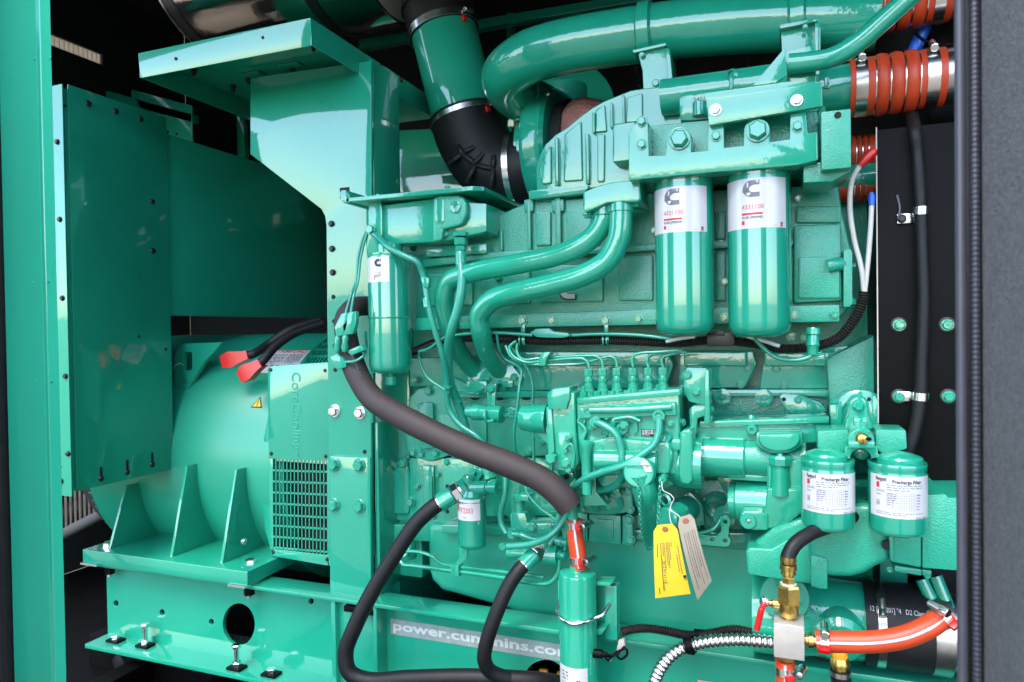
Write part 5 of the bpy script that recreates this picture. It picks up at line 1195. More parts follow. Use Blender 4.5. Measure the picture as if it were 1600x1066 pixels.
lathe('post', V(732, 770, YU), (0, 0, 1), [(0, .014), (.036, .014), (.040, .011), (.040, .003)], GE, fh2, segs=24)
a, b = V(735, 762, YU), V(778, 762, YU-.01); d = b-a; lathe('side_port', a, d, [(0, .015), (d.length*.62, .015), (d.length*.63, .012), (d.length*.75, .012), (d.length*.76, .0145), (d.length, .0145)], GE, fh2, segs=20)
pl('bracket', [(735, 732), (745, 731), (758, 734), (744, 758), (736, 752)], YU+.05, .03, GE, fh2, .003); bolt(740, 737, YU+.05, 7, fh2, GE)
rb('left_port', 706, 754, 730, 768, YU-.01, .03, GE, fh2, .004)
t = gh('green painted braided hose with elbow fitting feeding the fuel filter head', [(752, 712, 1.49), (758, 730, 1.475), (766, 748, 1.455), (772, 758, 1.445)], .0105)
for k, (x, y) in enumerate(((766, 746), (770, 755), (774, 764))): lathe('elbow_ring', V(x, y, 1.452-.006*k), (.4, -.3, -1), [(-.006, .012), (-.004, .0145), (.004, .0145), (.006, .012)], GE, t, segs=18)
# pipes and clip under the filter
pipe2 = thing('fuel_return_pipes', 'pair of thin green pipes looping under the fuel filter', 'pipes')
tube('pipe', [(640, 858, 1.50), (634, 868, 1.49), (626, 874, 1.48), (630, 882, 1.475), (645, 884, 1.47), (700, 891, 1.46), (780, 902, 1.45), (840, 912, 1.445), (860, 910, 1.445), (872, 896, 1.445), (874, 870, 1.445), (876, 862, 1.445)], .0050, GE, pipe2, segs=10)
tube('pipe', [(634, 862, 1.485), (650, 862, 1.48), (672, 868, 1.475), (688, 880, 1.47), (704, 884, 1.465), (780, 893, 1.46), (850, 902, 1.46)], .0044, GE, pipe2, segs=10)
pl('clip', [(703, 883), (716, 884), (717, 902), (704, 901)], 1.445, .025, GE, pipe2, .002); pl('clip_leg', [(718, 856), (731, 857), (730, 872), (716, 886), (710, 884), (718, 871)], 1.46, .006, GE, pipe2, .001)
rb('end_block', 624, 846, 642, 876, 1.50, .03, GE, pipe2, .002)
# shut-off valve
sv = thing('fuel_shutoff_valve', 'green painted fuel shut-off valve block with ports beside the canister', 'valve')
YV = 1.46
pl('block', [(796, 806), (800, 800), (820, 802), (824, 818), (866, 818), (868, 848), (830, 856), (800, 842)], YV, .06, GE, sv, .004)
lathe('stem', V(812, 802, YV+.02), (0, 0, 1), [(0, .012), (.026, .012), (.028, .014), (.034, .014)], GE, sv, segs=18)
rb('stem_head', 804, 773, 826, 783, YV, .03, GE, sv, .003); hexa('bleed_nut', V(808, 775, YV+.015), (0, 0, 1), .008, .012, GE, sv)
a, b = V(792, 862, YV-.01), V(872, 868, YV-.01); d = b-a; lathe('cross_body', a, d, [(0, .010), (.004, .016), (d.length*.72, .016), (d.length*.75, .022), (d.length, .022)], GE, sv, segs=24)
for x, y, r_ in ((801, 834, 10), (832, 824, 7.5), (858, 826, 7.5), (846, 860, 12)): bolt(x, y, YV-.004, r_, sv, GE)
for x, y in ((871, 866), (875, 846)): lathe('port', V(x, y, YV-.012), (1, -.4, 0), [(-.01, .010), (.008, .011), (.01, .008), (.02, .008), (.022, .0055)], GE, sv, segs=16)
tube('banjo_line', [(802, 834, YV-.02), (815, 836, YV-.025), (838, 843, YV-.02), (856, 836, YV-.01)], .006, GE, sv, segs=10)
lathe('link_end', V(786, 853, YV-.02), (0, -1, 0), [(0, .008), (.006, .008)], GE, sv, segs=14)
tube('spring_line', [(868, 808, YV), (880, 812, YV-.01), (884, 830, YV-.01), (882, 860, YV-.01)], .0034, GE, sv, segs=8)

# ================================================================== BLACK HOSES
fo = thing('foam_insulated_hose', 'thick dark foam insulated hose sagging from the post to the canister', 'hose')
FP = [(600, 478, 1.52), (572, 478, 1.47), (552, 482, 1.42), (540, 500, 1.39), (543, 535, 1.375), (556, 580, 1.365), (580, 620, 1.355), (622, 648, 1.345), (680, 678, 1.335), (740, 705, 1.33), (800, 728, 1.335), (850, 752, 1.34), (880, 778, 1.345), (890, 792, 1.35)]
rf = 19.6*S(680, 670, 1.33)
def frad(i, s, f): return rf*(.86+.14*min(1, s/.25))*(1+.015*math.sin(s*55))
tube('foam_sleeve', FP, frad, FOAMH, fo, segs=28, n=12)
hp = catmull([V(*p) for p in FP], 12)
for word, px0, py0, px1, py1, Yl in (('ARMAFLEX', 548, 556, 562, 590, 1.338), ('A 1/2 x', 868, 783, 886, 797, 1.323), ('CLASS 0', 844, 765, 858, 777, 1.322)):
    A, B = V(px0, py0, Yl), V(px1, py1, Yl); e = (B-A).normalized(); nrm = Vector((-.1, -1, 0)).normalized(); ev = nrm.cross(e) if nrm.cross(e).length else up
    P = Print(plane_map(A, e, -e.cross(nrm) if True else ev, nrm)); P.text(word, 0, 0, .011, INKG, .0003, width=(B-A).length); P.build(fo, 'lettering')
def braided(label, pts, r, fit, grp):
    t = thing('fuel_hose', label, 'hose', grp); tube('hose', pts, r, RB, t, segs=20, n=12)
    p0, p1 = V(*pts[0]), V(*pts[1]); d = (p0-p1).normalized()
    lathe('ferrule', p0-d*.012, d, [(0, r*.9), (.001, r*1.16), (.034, r*1.13), (.036, r*.9)], GE, t, segs=24)
    lathe('ferrule_edge', p0-d*.014, d, [(0, r), (0, r*1.18), (.003, r*1.18), (.003, r)], ST, t, segs=24, cap=False)
    hexa('swivel_nut', p0+d*.024, d, r*1.22, .018, ZN, t); lathe('neck', p0+d*.040, d, [(0, r*.9), (.008, r*.9)], ZN, t, segs=16); hexa('adapter_nut', p0+d*.046, d, r*1.2, .014, GE, t)
    return t
grpb = 'two braided black fuel hoses'
braided('braided black fuel hose from the fuel filter head looping down over the rail', [(694, 782, 1.415), (678, 792, 1.405), (650, 818, 1.39), (615, 870, 1.37), (580, 928, 1.35), (552, 985, 1.335), (540, 1020, 1.33), (546, 1050, 1.33), (575, 1063, 1.34), (640, 1060, 1.36), (740, 1058, 1.39), (850, 1064, 1.44), (870, 1068, 1.50)], 12.5*S(620, 870, 1.37), None, grpb)
braided('braided black fuel hose from the shut-off valve dropping across the web address decal', [(824, 878, 1.415), (812, 890, 1.40), (795, 915, 1.385), (775, 960, 1.37), (760, 1005, 1.365), (757, 1032, 1.37), (768, 1050, 1.385), (800, 1061, 1.41), (845, 1066, 1.46), (870, 1072, 1.53)], 11.5*S(775, 960, 1.37), None, grpb)
dv = thing('drain_valve', 'small brass valve with yellow handle inside the round rail hole', 'valve')
vp = V(866, 1056, 1.56)
lathe('body', vp-Vector((0, 0, .06)), (0, 0, 1), [(0, .012), (.02, .012), (.022, .016), (.05, .016), (.055, .01)], BR, dv, segs=16)
for dx in (-.022, 0, .022): mk('handle_wing', bx_me(-.011, .011, -.006, .006, -.006, .012, .004), ORNG, dv, loc=vp+Vector((dx, -.012, (.006 if dx else -.008))))

# ================================================================== CANISTER WITH ORANGE HOSE
YK = 1.37
cn = thing('green_canister', 'tall green cylindrical canister strapped upright in front of the rail', 'canister')
zt = V(903, 893, YK).z; r = 29*S(903, 950, YK)
o = Vector((V(903, 950, YK).x, YK, zt))
lathe('cylinder', o, (0, 0, 1), [(-.42, r), (-.006, r), (-.002, r*.97), (0, r*.9), (.003, r*.45), (.004, .016), (.012, .016)], G, cn, segs=56)
lathe('weld_spots', o+Vector((-.005, -r*.86, -.008)), (0, -1, .2), [(0, .007), (.002, .007), (.003, .004)], G, cn, segs=12)
fn = cyl_map(o, r, .0, V(905, 1085, YK-r).z); hh = V(905, 1046, YK-r).z-V(905, 1085, YK-r).z
lb = mk('label', strip_me(fn, -r*1.15, 0, r*.75, hh, 14, .0004), WHT, cn); P = Print(fn); P.scribble(-.028, hh*.3, -.012, hh*.85, 4, INKG, 3, .4, .0008); P.text('o', .004, hh*.35, .02, INK, .0008); P.build(lb)
ub = thing('u_bolt', 'bent zinc U-bolt round the green canister', 'u-bolt')
q = V(903, 958, YK).z
pts = [Vector((o.x-r-.006, YK+.03, q+.014)), Vector((o.x-r-.004, YK-.01, q+.004))]
for a_ in range(200, 350, 15): pts.append(Vector((o.x+(r+.004)*math.cos(R(a_)), YK+(r+.004)*math.sin(R(a_)), q-.006+.008*abs(math.cos(R(a_))))))
pts += [Vector((o.x+r+.014, YK-.012, q+.006)), Vector((o.x+r+.026, YK+.012, q+.022))]
tube('bar', pts, .0036, ZN, ub, segs=10, n=4)
cbk = thing('canister_bracket', 'green folded sheet bracket behind the canister', 'bracket')
rb('back_plate', 873, 905, 964, 992, YK+.052, .006, G, cbk, .001); rb('side_ear', 945, 916, 964, 1000, YK+.03, .03, G, cbk, .002); rb('side_ear', 872, 908, 876, 1000, YK+.03, .03, G, cbk, .001)
pl('top_tab', [(930, 910), (956, 911), (953, 916), (930, 915)], YK+.01, .04, G, cbk, .001); pl('lower_tab', [(930, 984), (948, 980), (940, 992), (930, 992)], YK+.01, .04, G, cbk, .001)
mk('web_gap', bx_me(0, .006, 0, .002, 0, .03, 0), HOLE, cbk, loc=V(946, 990, YK+.05))
bx('base_clip', o.x-.02, o.x+.06, YK+.055, 1.452, zt-.16, zt-.14, G, cbk, .002)
t = thing('orange_coolant_hose', 'short orange silicone hose with white stripe on top of the canister', 'hose')
hA, hB = V(905, 888, YK), V(898, 812, YK)
tube('hose', [hA, (903, 866, YK), (899, 838, YK), hB], .0165, SIL, t, segs=28)
tube('stripe', [V(905, 888, YK-.0165), V(903, 866, YK-.0165), V(899, 838, YK-.0165), V(898, 812, YK-.0165)], .0028, WHT, t, segs=8)
tag(tube('green_spout', [(896, 816, YK), (894, 800, YK), (891, 786, YK-.005), (886, 772, YK-.01)], .0105, GE, segs=18), 'short green spout entering the orange hose under the foam hose end', 'pipe')
dd = (hB-hA).normalized()
for p_, lab in ((hB-dd*.010, 'steel clamp with red tell-tale at the upper end of the canister hose'), (hA+dd*.018, 'steel clamp with red tell-tale at the lower end of the canister hose')):
    clamp('hose_clamp', lab, p_, dd, .017, .013, (1, -.35, 0), red=(.45, -1, 0))
ci = thing('sensor_lead', 'black coiled lead with grey plug hanging by the canister', 'cable')
lathe('sensor', V(932, 1021, YK-.01), (1, 0, 0), [(-.006, .009), (.012, .009), (.013, .0065), (.022, .005)], BK, ci, segs=16)
tube('lead', [(944, 1022, YK-.01), (952, 1026, YK-.015), (966, 1018, YK-.015), (978, 1014, YK-.015), (980, 1022, YK-.015), (970, 1030, YK-.015), (960, 1022, YK-.02), (950, 1032, YK-.02), (946, 1024, YK-.02), (962, 1024, YK-.025), (976, 1010, YK-.01)], .0024, BK, ci, segs=8)
pl('grey_plug', [(966, 1002), (975, 1000), (977, 1012), (971, 1022), (963, 1018)], YK-.01, .012, GREYPVC, ci, .002); pl('tie_tail', [(952, 1032), (955, 1024), (957, 1025), (954, 1034)], YK-.02, .002, WHT, ci, .0004)

# ================================================================== LOWER LOOM AND CONDUIT
ll = thing('lower_loom', 'black corrugated loom lying on the rail behind the aluminium block', 'wiring loom')
loom('loom', [(972, 988, 1.42), (985, 984, 1.42), (1010, 982, 1.42), (1040, 986, 1.42), (1078, 993, 1.41), (1110, 990, 1.40), (1150, 984, 1.40), (1190, 994, 1.41), (1240, 1012, 1.43), (1300, 1030, 1.45)], .0086, LOOM, ll)
lathe('joint_sleeve', V(1092, 992, 1.405), (1, 0, 0), [(-.009, .0105), (.009, .0105)], BK, ll, segs=18)
cd_ = thing('flexible_conduit', 'silver spiral steel flexible conduit curving up behind the aluminium block', 'conduit')
loom('conduit', [(1018, 1100, 1.36), (1026, 1060, 1.36), (1042, 1032, 1.36), (1066, 1014, 1.365), (1100, 1004, 1.37), (1150, 1000, 1.375), (1205, 1004, 1.38), (1250, 1012, 1.39)], .0125, ST, cd_, pitch=.0095, amp=.0015, segs=18)
lathe('black_clip', V(1078, 1008, 1.367), (.9, 0, .35), [(-.008, .0125), (-.008, .0155), (.008, .0155), (.008, .0125)], BK, cd_, segs=20, cap=False)
rb('clip_foot', 1072, 1014, 1086, 1024, 1.36, .02, BK, cd_, .003)

# ================================================================== ALUMINIUM BLOCK WITH BRASS FITTINGS
YM = 1.20
ab = thing('manifold_block', 'square aluminium distribution block below the brass valve', 'valve block')
x0, x1 = V(1209, 1000, YM).x, V(1257, 1000, YM).x; z1, z0 = V(1232, 976, YM).z, V(1232, 1030, YM).z
mk('block', bx_me(x0, x1, YM, YM+.052, z0, z1, .0015), AL, ab)
cx, cy = (x0+x1)/2, YM+.026
bv = thing('brass_ball_valve', 'brass ball valve with red lever on the aluminium block', 'valve')
s = S(1228, 940, YM+.026)
lathe('threaded_neck', Vector((cx, cy, z1-.002)), (0, 0, 1), [(0, .0085), (.007, .0085)], BR, bv, segs=16)
lathe('body', Vector((cx, cy, z1+.004)), (0, 0, 1), [(0, .0135), (.003, .0155), (.022, .016), (.023, .0185)], BR, bv, segs=24)
hexa('hex_body', Vector((cx, cy, z1+.024)), (0, 0, 1), .0185, .032, BR, bv)
lathe('seal', Vector((cx, cy, z1+.055)), (0, 0, 1), [(0, .0125), (.003, .0125)], WHT, bv, segs=18)
hexa('hose_stem_nut', Vector((cx, cy, z1+.057)), (0, 0, 1), .0105, .012, BR, bv)
lathe('hose_stem', Vector((cx, cy, z1+.068)), (0, 0, 1), [(0, .0085), (.004, .0085), (.005, .012), (.012, .0115), (.013, .0135), (.02, .0135), (.021, .0115), (.026, .013), (.034, .0128)], BR, bv, segs=24)
lp = V(1196, 936, cy); lathe('lever_stem', Vector((cx-.012, cy, V(1200, 942, cy).z)), (-1, 0, 0), [(0, .008), (.012, .008), (.014, .0055), (.022, .0055)], BR, bv, segs=16)
bolt(V(1195, 940, cy-.004), 0, 0, .009, bv, ZN, axis=(-1, -.5, 0), name='lever_nut')
tube('lever', [(1201, 944, cy-.006), (1194, 944, cy-.01), (1190, 952, cy-.012), (1186, 968, cy-.012), (1182, 984, cy-.012)], lambda i, s_, f: .0035+.001*math.sin(f*9) if f < .3 else .0052, RED, bv, segs=10)
# black hose rising to the coolant filter head
bh = thing('black_coolant_hose', 'black rubber hose curving from the brass valve up behind the coolant filters', 'hose')
top_ = Vector((cx, cy, z1+.086))
tube('hose', [top_, top_+Vector((0, 0, .010)), (1231, 872, cy+.002), (1241, 852, cy+.012), (1262, 836, cy+.03), (1300, 820, cy+.07), (1340, 802, cy+.12), (1370, 780, cy+.15), (1385, 760, cy+.16)], .0118, RB, bh, segs=24)
# orange hose to the right
oh = thing('orange_coolant_hose', 'long orange silicone hose with white stripe leaving the aluminium block sideways', 'hose')
sx_ = x1; zz = V(1260, 1000, cy).z
lathe('brass_barb', Vector((x1-.002, cy, zz)), (1, 0, 0), [(0, .0085), (.008, .0095), (.009, .012), (.016, .012), (.017, .009), (.024, .009)], BR, oh, segs=12)
OP = [Vector((x1+.018, cy, zz)), V(1310, 1003, cy), V(1360, 1003, cy), V(1410, 996, cy), V(1450, 980, cy+.01), V(1478, 960, cy+.03)]
tube('hose', OP, .0168, SIL, oh, segs=28)
tube('stripe', [p+Vector((0, -.0158, .004)) for p in OP], .0024, WHT, oh, segs=8)
clamp('hose_clamp', 'steel clamp with red tell-tale where the orange hose meets the aluminium block', Vector((x1+.030, cy, zz)), (1, 0, 0), .0172, .012, (0, -.2, 1), red=(0, -1, -.1))
clamp('hose_clamp', 'steel clamp with red tell-tale at the far end of the long orange hose', V(1470, 965, cy+.024), (.7, .5, .6), .0172, .012, (-.2, -.4, 1), red=(1, -1, -.2))
# orange hose below the block
oh2 = thing('orange_coolant_hose', 'orange silicone hose with white stripe dropping below the aluminium block', 'hose')
hexa('brass_nut', Vector((cx-.004, cy, z0+.001)), (0, 0, -1), .0125, .016, BR, oh2)
lo_ = Vector((cx-.006, cy, z0-.014)); tube('hose', [lo_, lo_-Vector((0, 0, .06)), lo_-Vector((.002, 0, .14))], .0155, SIL, oh2, segs=26)
tube('stripe', [lo_+Vector((0, -.0150, -.002)), lo_+Vector((0, -.0150, -.06)), lo_+Vector((-.002, -.0150, -.14))], .0024, WHT, oh2, segs=8)
clamp('hose_clamp', 'steel clamp with red tell-tale on the hose below the aluminium block', lo_-Vector((0, 0, .016)), (0, 0, 1), .0160, .013, (1, -.2, 0), red=(.4, -1, -.6))
# brass drain fitting in the middle
bd = thing('brass_drain_fitting', 'brass fitting with yellow cap and dark hose under the long orange hose', 'fitting')
p = V(1312, 1018, 1.30); lathe('cap', p, (.05, 0, -1), [(-.004, .011), (.006, .013), (.012, .012)], ORNG, bd, segs=16)
lathe('body', p-Vector((0, 0, .010)), (.05, 0, -1), [(0, .013), (.008, .016), (.012, .016), (.014, .0135), (.026, .0135)], BR, bd, segs=20)
tube('hose', [p-Vector((0, 0, .03)), p-Vector((-.004, 0, .07)), p-Vector((-.006, 0, .16))], .0165, RB, bd, segs=20)
lathe('wire_clamp', p-Vector((0, 0, .036)), (0, 0, 1), [(-.004, .0175), (.004, .0175)], SC, bd, segs=20)

# ================================================================== LOWER COOLANT PIPE
wp = thing('coolant_inlet_pipe', 'wide green cast coolant pipe leading into a printed black hose', 'pipe')
YWp = 1.45; rq = 62*S(1320, 975, YWp-.06)
a = V(1228, 958, YWp); xe = V(1372, 958, YWp).x; zc = V(1330, 978, YWp).z
xs = V(1245, 980, YWp).x
lathe('pipe', Vector((xs-.08, YWp+.03, zc)), (1, 0, 0), [(0, rq*1.15), (.06, rq*1.15), (.12, rq*1.05), (.16, rq), (xe-xs+.10, rq)], GE, wp, segs=56)
lathe('flared_boss', V(1226, 932, YWp-.06), (0, -1, 0), [(-.06, .030), (-.02, .030), (-.005, .040), (.0, .044), (.004, .042)], GE, wp, segs=36)
lathe('lower_boss', V(1312, 1000, YWp-.05), (0, -1, -.2), [(-.05, .05), (.0, .046), (.012, .036), (.015, .02)], GE, wp, segs=36)
P = Print(plane_map(V(1258, 962, YWp-.075), (1, 0, -.35), (.35, 0, 1), (0, -1, 0))); P.text('3000306', 0, 0, .014, GE, .001); P.build(wp, 'cast_number')
rh = thing('rubber_coupling', 'wide black rubber coupling hose with white lettering at the end of the coolant pipe', 'hose')
xh0, xh1 = V(1357, 985, YWp-rq).x, V(1500, 985, YWp-rq).x
lathe('hose', Vector((xh0, YWp+.03, zc)), (1, 0, 0), [(0, rq), (0, rq+.006), (xh1-xh0, rq+.006), (xh1-xh0, rq)], RB, rh, segs=56)
tm = lambda u, v, l: Vector((xh0+u, YWp+.03-(rq+.006+l)*math.cos(.62+v/rq), zc+(rq+.006+l)*math.sin(.62+v/rq)))
P = Print(lambda u, v, l: tm(u, v, l)); P.text('12 [mm201] "4   D2 Class R1 SAE J20', .006, 0, .012, WHT, .0008, width=(xh1-xh0)*.92); P.build(rh, 'lettering')
cl = clamp('hose_clamp', 'wide steel band clamp over the printed black coupling hose', Vector((V(1383, 985, YWp-rq).x, YWp+.03, zc)), (1, 0, 0), rq+.0062, .014, (0, -1, .9))
lathe('steel_tail', Vector((xh1-.03, YWp+.03, zc)), (1, 0, 0), [(0, rq+.007), (.03, rq+.007), (.031, rq-.004), (.25, rq-.004)], SC, rh, segs=48)

# ================================================================== RADIATOR SIDE PLATE
YRd = 1.46
ra = thing('radiator_side_plate', 'tall black radiator side plate with green bolts behind the door edge', 'radiator')
xr0 = V(1372, 400, YRd).x
bx('plate', xr0, xr0+.45, YRd, YRd+.01, V(1400, 800, YRd).z, V(1400, 200, YRd).z, BK, ra, .001)
bx('plate_edge', xr0-.002, xr0, YRd-.004, YRd+.30, .80, V(1400, 290, YRd).z, BK, ra, .0005)
bx('edge_strip', xr0-.003, xr0-.001, YRd-.005, YRd-.001, V(1372, 660, YRd).z, V(1372, 200, YRd).z, CREAM, ra, 0)
for x, y in ((1405, 508), (1480, 508), (1405, 620), (1482, 620)):
    lathe('washer', V(x, y, YRd), (0, -1, 0), [(-.001, .0145), (.002, .0145), (.003, .013)], BOLTK, ra, segs=24); bolt(x, y, YRd-.002, 9.5, ra, GE)
rhz = thing('radiator_hose', 'black hose clipped down the black radiator plate', 'hose')
tube('hose', [(1418, 130, 1.64), (1424, 175, 1.53), (1429, 205, YRd-.022), (1433, 240, YRd-.02), (1438, 320, YRd-.02), (1441, 400, YRd-.02), (1443, 470, YRd-.02), (1440, 560, YRd-.02), (1438, 620, YRd-.02), (1430, 670, YRd-.02), (1418, 705, YRd-.02), (1405, 740, YRd+.0)], .0112, RB, rhz, segs=18)
for x, y in ((1412, 342), (1412, 620)):
    pc = thing('hose_clip', 'bright steel P-clip on the radiator hose, '+('fixed with a black bolt' if y < 400 else 'fixed under a green bolt'), 'clip', 'P-clips on the radiator hose')
    rb('tab', x-10, y-8, x+16, y+7, YRd-.006, .003, ZN, pc, .0005)
    lathe('loop', V(1439, y-(12 if y < 400 else 0), YRd-.02), (.05, 0, 1), [(-.007, .0115), (-.007, .0128), (.007, .0128), (.007, .0115)], ST, pc, segs=24, cap=False)
    if y < 400: bolt(x-3, y, YRd-.006, 7, pc, BOLTK)
    if y < 400: tube('tie_strap', [(1404, 342, YRd-.008), (1406, 325, YRd-.006), (1402, 305, YRd-.003)], .0025, TRIM, pc, segs=6)

# ================================================================== ORANGE BELLOWS HOSES
def bellows(label, px0, px1, py, Y, rpx, x_steel, grp='orange silicone bellows hoses', turns=3):
    t = thing('silicone_bellows', label, 'hose', grp); x0, x1 = V(px0, py, Y).x, V(px1, py, Y).x; zc = V((px0+px1)/2, py, Y).z
    r = rpx*S((px0+px1)/2, py, Y-.04); L = x1-x0
    pr = [(0, r*.88), (0, r*.99), (L*.27, r*.99)]
    for k in range(turns):
        b = L*(.27+.46*k/turns); w = L*.46/turns
        pr += [(b+w*.04, r*.95), (b+w*.14, r*1.02), (b+w*.5, r*1.06), (b+w*.86, r*1.02), (b+w*.96, r*.95)]
    pr += [(L*.73, r*.99), (L, r*.99), (L, r*.88)]
    lathe('hose', Vector((x0, Y, zc)), (1, 0, 0), pr, SIL, t, segs=56, smooth=50)
    for k in range(turns+1):
        b = L*(.27+.46*k/turns); lathe('ring', Vector((x0+b, Y, zc)), (1, 0, 0), [(-.0015, r*.96), (-.001, r*1.0), (.001, r*1.0), (.0015, r*.96)], ST, t, segs=48, cap=False)
    return t, x0, x1, zc, r
bt_, x0, x1, zc, r = bellows('orange silicone bellows hose at the end of the filter head housing', 1326, 1473, 130, 1.50, 46, 0)
for f_, sd_ in ((.12, (0, -1, 1.4)), (.86, (0, -1, 1.4))): clamp('hose_clamp', 'wide steel T-bolt clamp on the orange bellows hose, '+('beside the green pipe end' if f_ < .5 else 'beside the steel pipe'), Vector((x0+(x1-x0)*f_, 1.50, zc)), (1, 0, 0), r*1.0, .020, sd_)
sp = thing('steel_charge_pipe', 'dull steel charge air pipe beside the door edge', 'pipe'); lathe('pipe', Vector((x1-.02, 1.50, zc)), (1, 0, 0), [(0, r*.9), (.02, r*.9), (.06, r*1.0), (.35, r*1.0)], SC, sp, segs=48)
gpz = thing('green_pipe_stub', 'green pipe stub feeding the orange bellows hose', 'pipe'); lathe('stub', Vector((x0-.16, 1.50, zc)), (1, 0, 0), [(0, r*.82), (.10, r*.84), (.175, r*.88)], GE, gpz, segs=40); rb('key', 1288, 120, 1296, 138, 1.50-r*.9, .01, GE, gpz, .002)
b2, x0, x1, zc, r = bellows('orange silicone bellows hose at the end of the large charge air pipe', 1340, 1484, 0, 1.56, 44, 0)
for f_ in (.14, .86): clamp('hose_clamp', 'steel T-bolt clamp on the topmost orange bellows hose, '+('beside the green pipe' if f_ < .5 else 'beside the door edge'), Vector((x0+(x1-x0)*f_, 1.56, zc)), (1, 0, 0), r, .018, (0, 1, 1))
lathe('steel_elbow', Vector((x1-.01, 1.56, zc)), (1, 0, 0), [(0, r*.9), (.3, r*.9)], SC, b2, segs=40)
bellows('small orange bellows hose behind the white wires, upper of two', 1310, 1372, 240, 1.62, 28, 0); bellows('small orange bellows hose behind the white wires, lower of two', 1310, 1366, 292, 1.60, 24, 0)
lw = thing('thermostat_pipe', 'dark green coolant pipe behind the oil filter and small orange hoses', 'pipe'); q = V(1250, 290, 1.60); lathe('pipe', q, (1, 0, 0), [(0, .034), (.16, .034)], GE, lw, segs=32); bolt(1257, 308, 1.55, 6, lw, ZN, 'socket')
tag(tube('blue_hose', [(1424, 90, 1.60), (1434, 66, 1.60), (1446, 38, 1.60), (1450, 20, 1.60)], .0125, BLUE, segs=18), 'bright blue hose between the orange bellows hoses', 'hose')
tag(tube('cable_tie_lead', [(1430, 52, 1.58), (1445, 64, 1.57), (1470, 70, 1.57), (1500, 70, 1.57)], .003, BK, segs=8), 'thin black lead crossing the blue hose', 'cable')
bk = thing('cooling_fan_shroud', 'dark fan shroud ring in the shadow above the engine', 'shroud'); lathe('ring', V(1080, 100, 1.95), (.1, -1, .25), [(0, .14), (0, .15), (.03, .15), (.03, .14)], BK, bk, segs=48, cap=False)
tag(bx('radiator_core', xr0+.12, xr0+.5, 1.66, 2.6, .5, 2.3, DARKL), 'dark radiator core mass behind the black side plate', 'radiator')

# ================================================================== FILLER CAP, CHAINS AND TAGS
fc = thing('oil_filler', 'green oil filler tube with flat round cap and chains', 'filler')
YO = 1.30; ca = V(998, 738, YO); axf = Vector((.05, -.95, .30)).normalized(); rc = 25*S(998, 738, YO)
lathe('cap', ca-axf*.018, axf, [(0, rc*.9), (.002, rc), (.014, rc), (.019, rc*.9), (.021, rc*.6), (.0205, rc*.1)], GB, fc, segs=48)
tube('neck', [ca-axf*.012, V(1008, 770, YO+.02), V(1018, 805, YO+.07), V(1022, 840, YO+.17)], .023, GE, fc, segs=26)
tube('cap_seam', [ca+axf*.004+Vector((-.8*rc, 0, .010)), ca+axf*.004+Vector((0, 0, .012)), ca+axf*.004+Vector((.7*rc, 0, .013))], .0012, GB, fc, segs=6)
pm = plane_map(ca+axf*.0035, Vector((1, 0, 0))-axf*axf.x, axf.cross(Vector((1, 0, 0))), axf); P = Print(pm)
for k in range(5):
    a0, a1 = R(5+14*k), R(19+14*k); P.poly([(rc*.42*math.cos(a0), rc*.42*math.sin(a0)), (rc*.82*math.cos(a0), rc*.82*math.sin(a0)), (rc*.82*math.cos(a1), rc*.82*math.sin(a1)), (rc*.42*math.cos(a1), rc*.42*math.sin(a1))], WHT, .0008)
for k in range(3): P.rect(rc*.45, rc*(.22+.12*k), rc*.66, rc*(.25+.12*k), REDF, .0012)
P.build(fc, 'cap_sticker')
def chain(pts, parent, link=.0075):
    Pp = resample(catmull([V(*p) for p in pts], 10), link*.8)
    bm = bmesh.new(); bmesh.ops.create_circle(bm, segments=10, radius=1); bm.free()
    key = 'chain'
    if key not in _b:
        r = [Vector((.0028*math.cos(2*math.pi*k/12), .0048*math.sin(2*math.pi*k/12), 0)) for k in range(12)]; r.append(r[0].copy()); me = sweep_me(r, .0009, 6, False); me.materials.append(GE); _b[key] = me
    for i, (a_, c_) in enumerate(zip(Pp, Pp[1:])):
        d = (c_-a_).normalized(); q = d.to_track_quat('Y', 'Z') @ Quaternion((0, 1, 0), R(90*(i % 2)+20)); mk('chain_link', _b[key], None, parent, loc=(a_+c_)/2, quat=q)
chain([(997, 750, YO-.012), (999, 770, YO-.012), (1000, 800, YO-.005), (1004, 830, YO+.02), (1008, 850, YO+.05), (1014, 858, YO+.08), (1022, 852, YO+.10)], fc)
chain([(1034, 745, YO+.0), (1031, 770, YO-.005), (1029, 800, YO-.005), (1028, 822, YO-.005)], fc)
lathe('stay_bolt', V(1036, 748, YO+.03), (0, -1, 0), [(-.02, .008), (.012, .008), (.014, .006)], GE, fc, segs=14)
wt = thing('tag_wire', 'thin white wire loop tying the paper tags to a green ring', 'wire')
tube('wire', [(1034, 752, YO-.005), (1036, 766, YO-.01), (1048, 773, YO-.012), (1053, 780, YO-.015), (1050, 786, YO-.012), (1046, 800, YO-.014), (1050, 824, YO-.018)], .0009, WHT, wt, segs=6)
tube('wire', [(1050, 784, YO-.012), (1048, 796, YO-.014), (1058, 804, YO-.018), (1068, 814, YO-.022)], .0009, WHT, wt, segs=6)
ri_ = lathe('ring_stud', V(1040, 782, YO+.0), (-.6, -1, 0), [(-.003, .0085), (0, .0125), (.003, .0085), (0, .0075), (-.003, .0085)], GE, fc, segs=24, cap=False)
lathe('ring_boss', V(1052, 805, YO+.07), (-.3, -1, 0), [(-.02, .022), (.03, .022), (.034, .018)], GE, fc, segs=26)
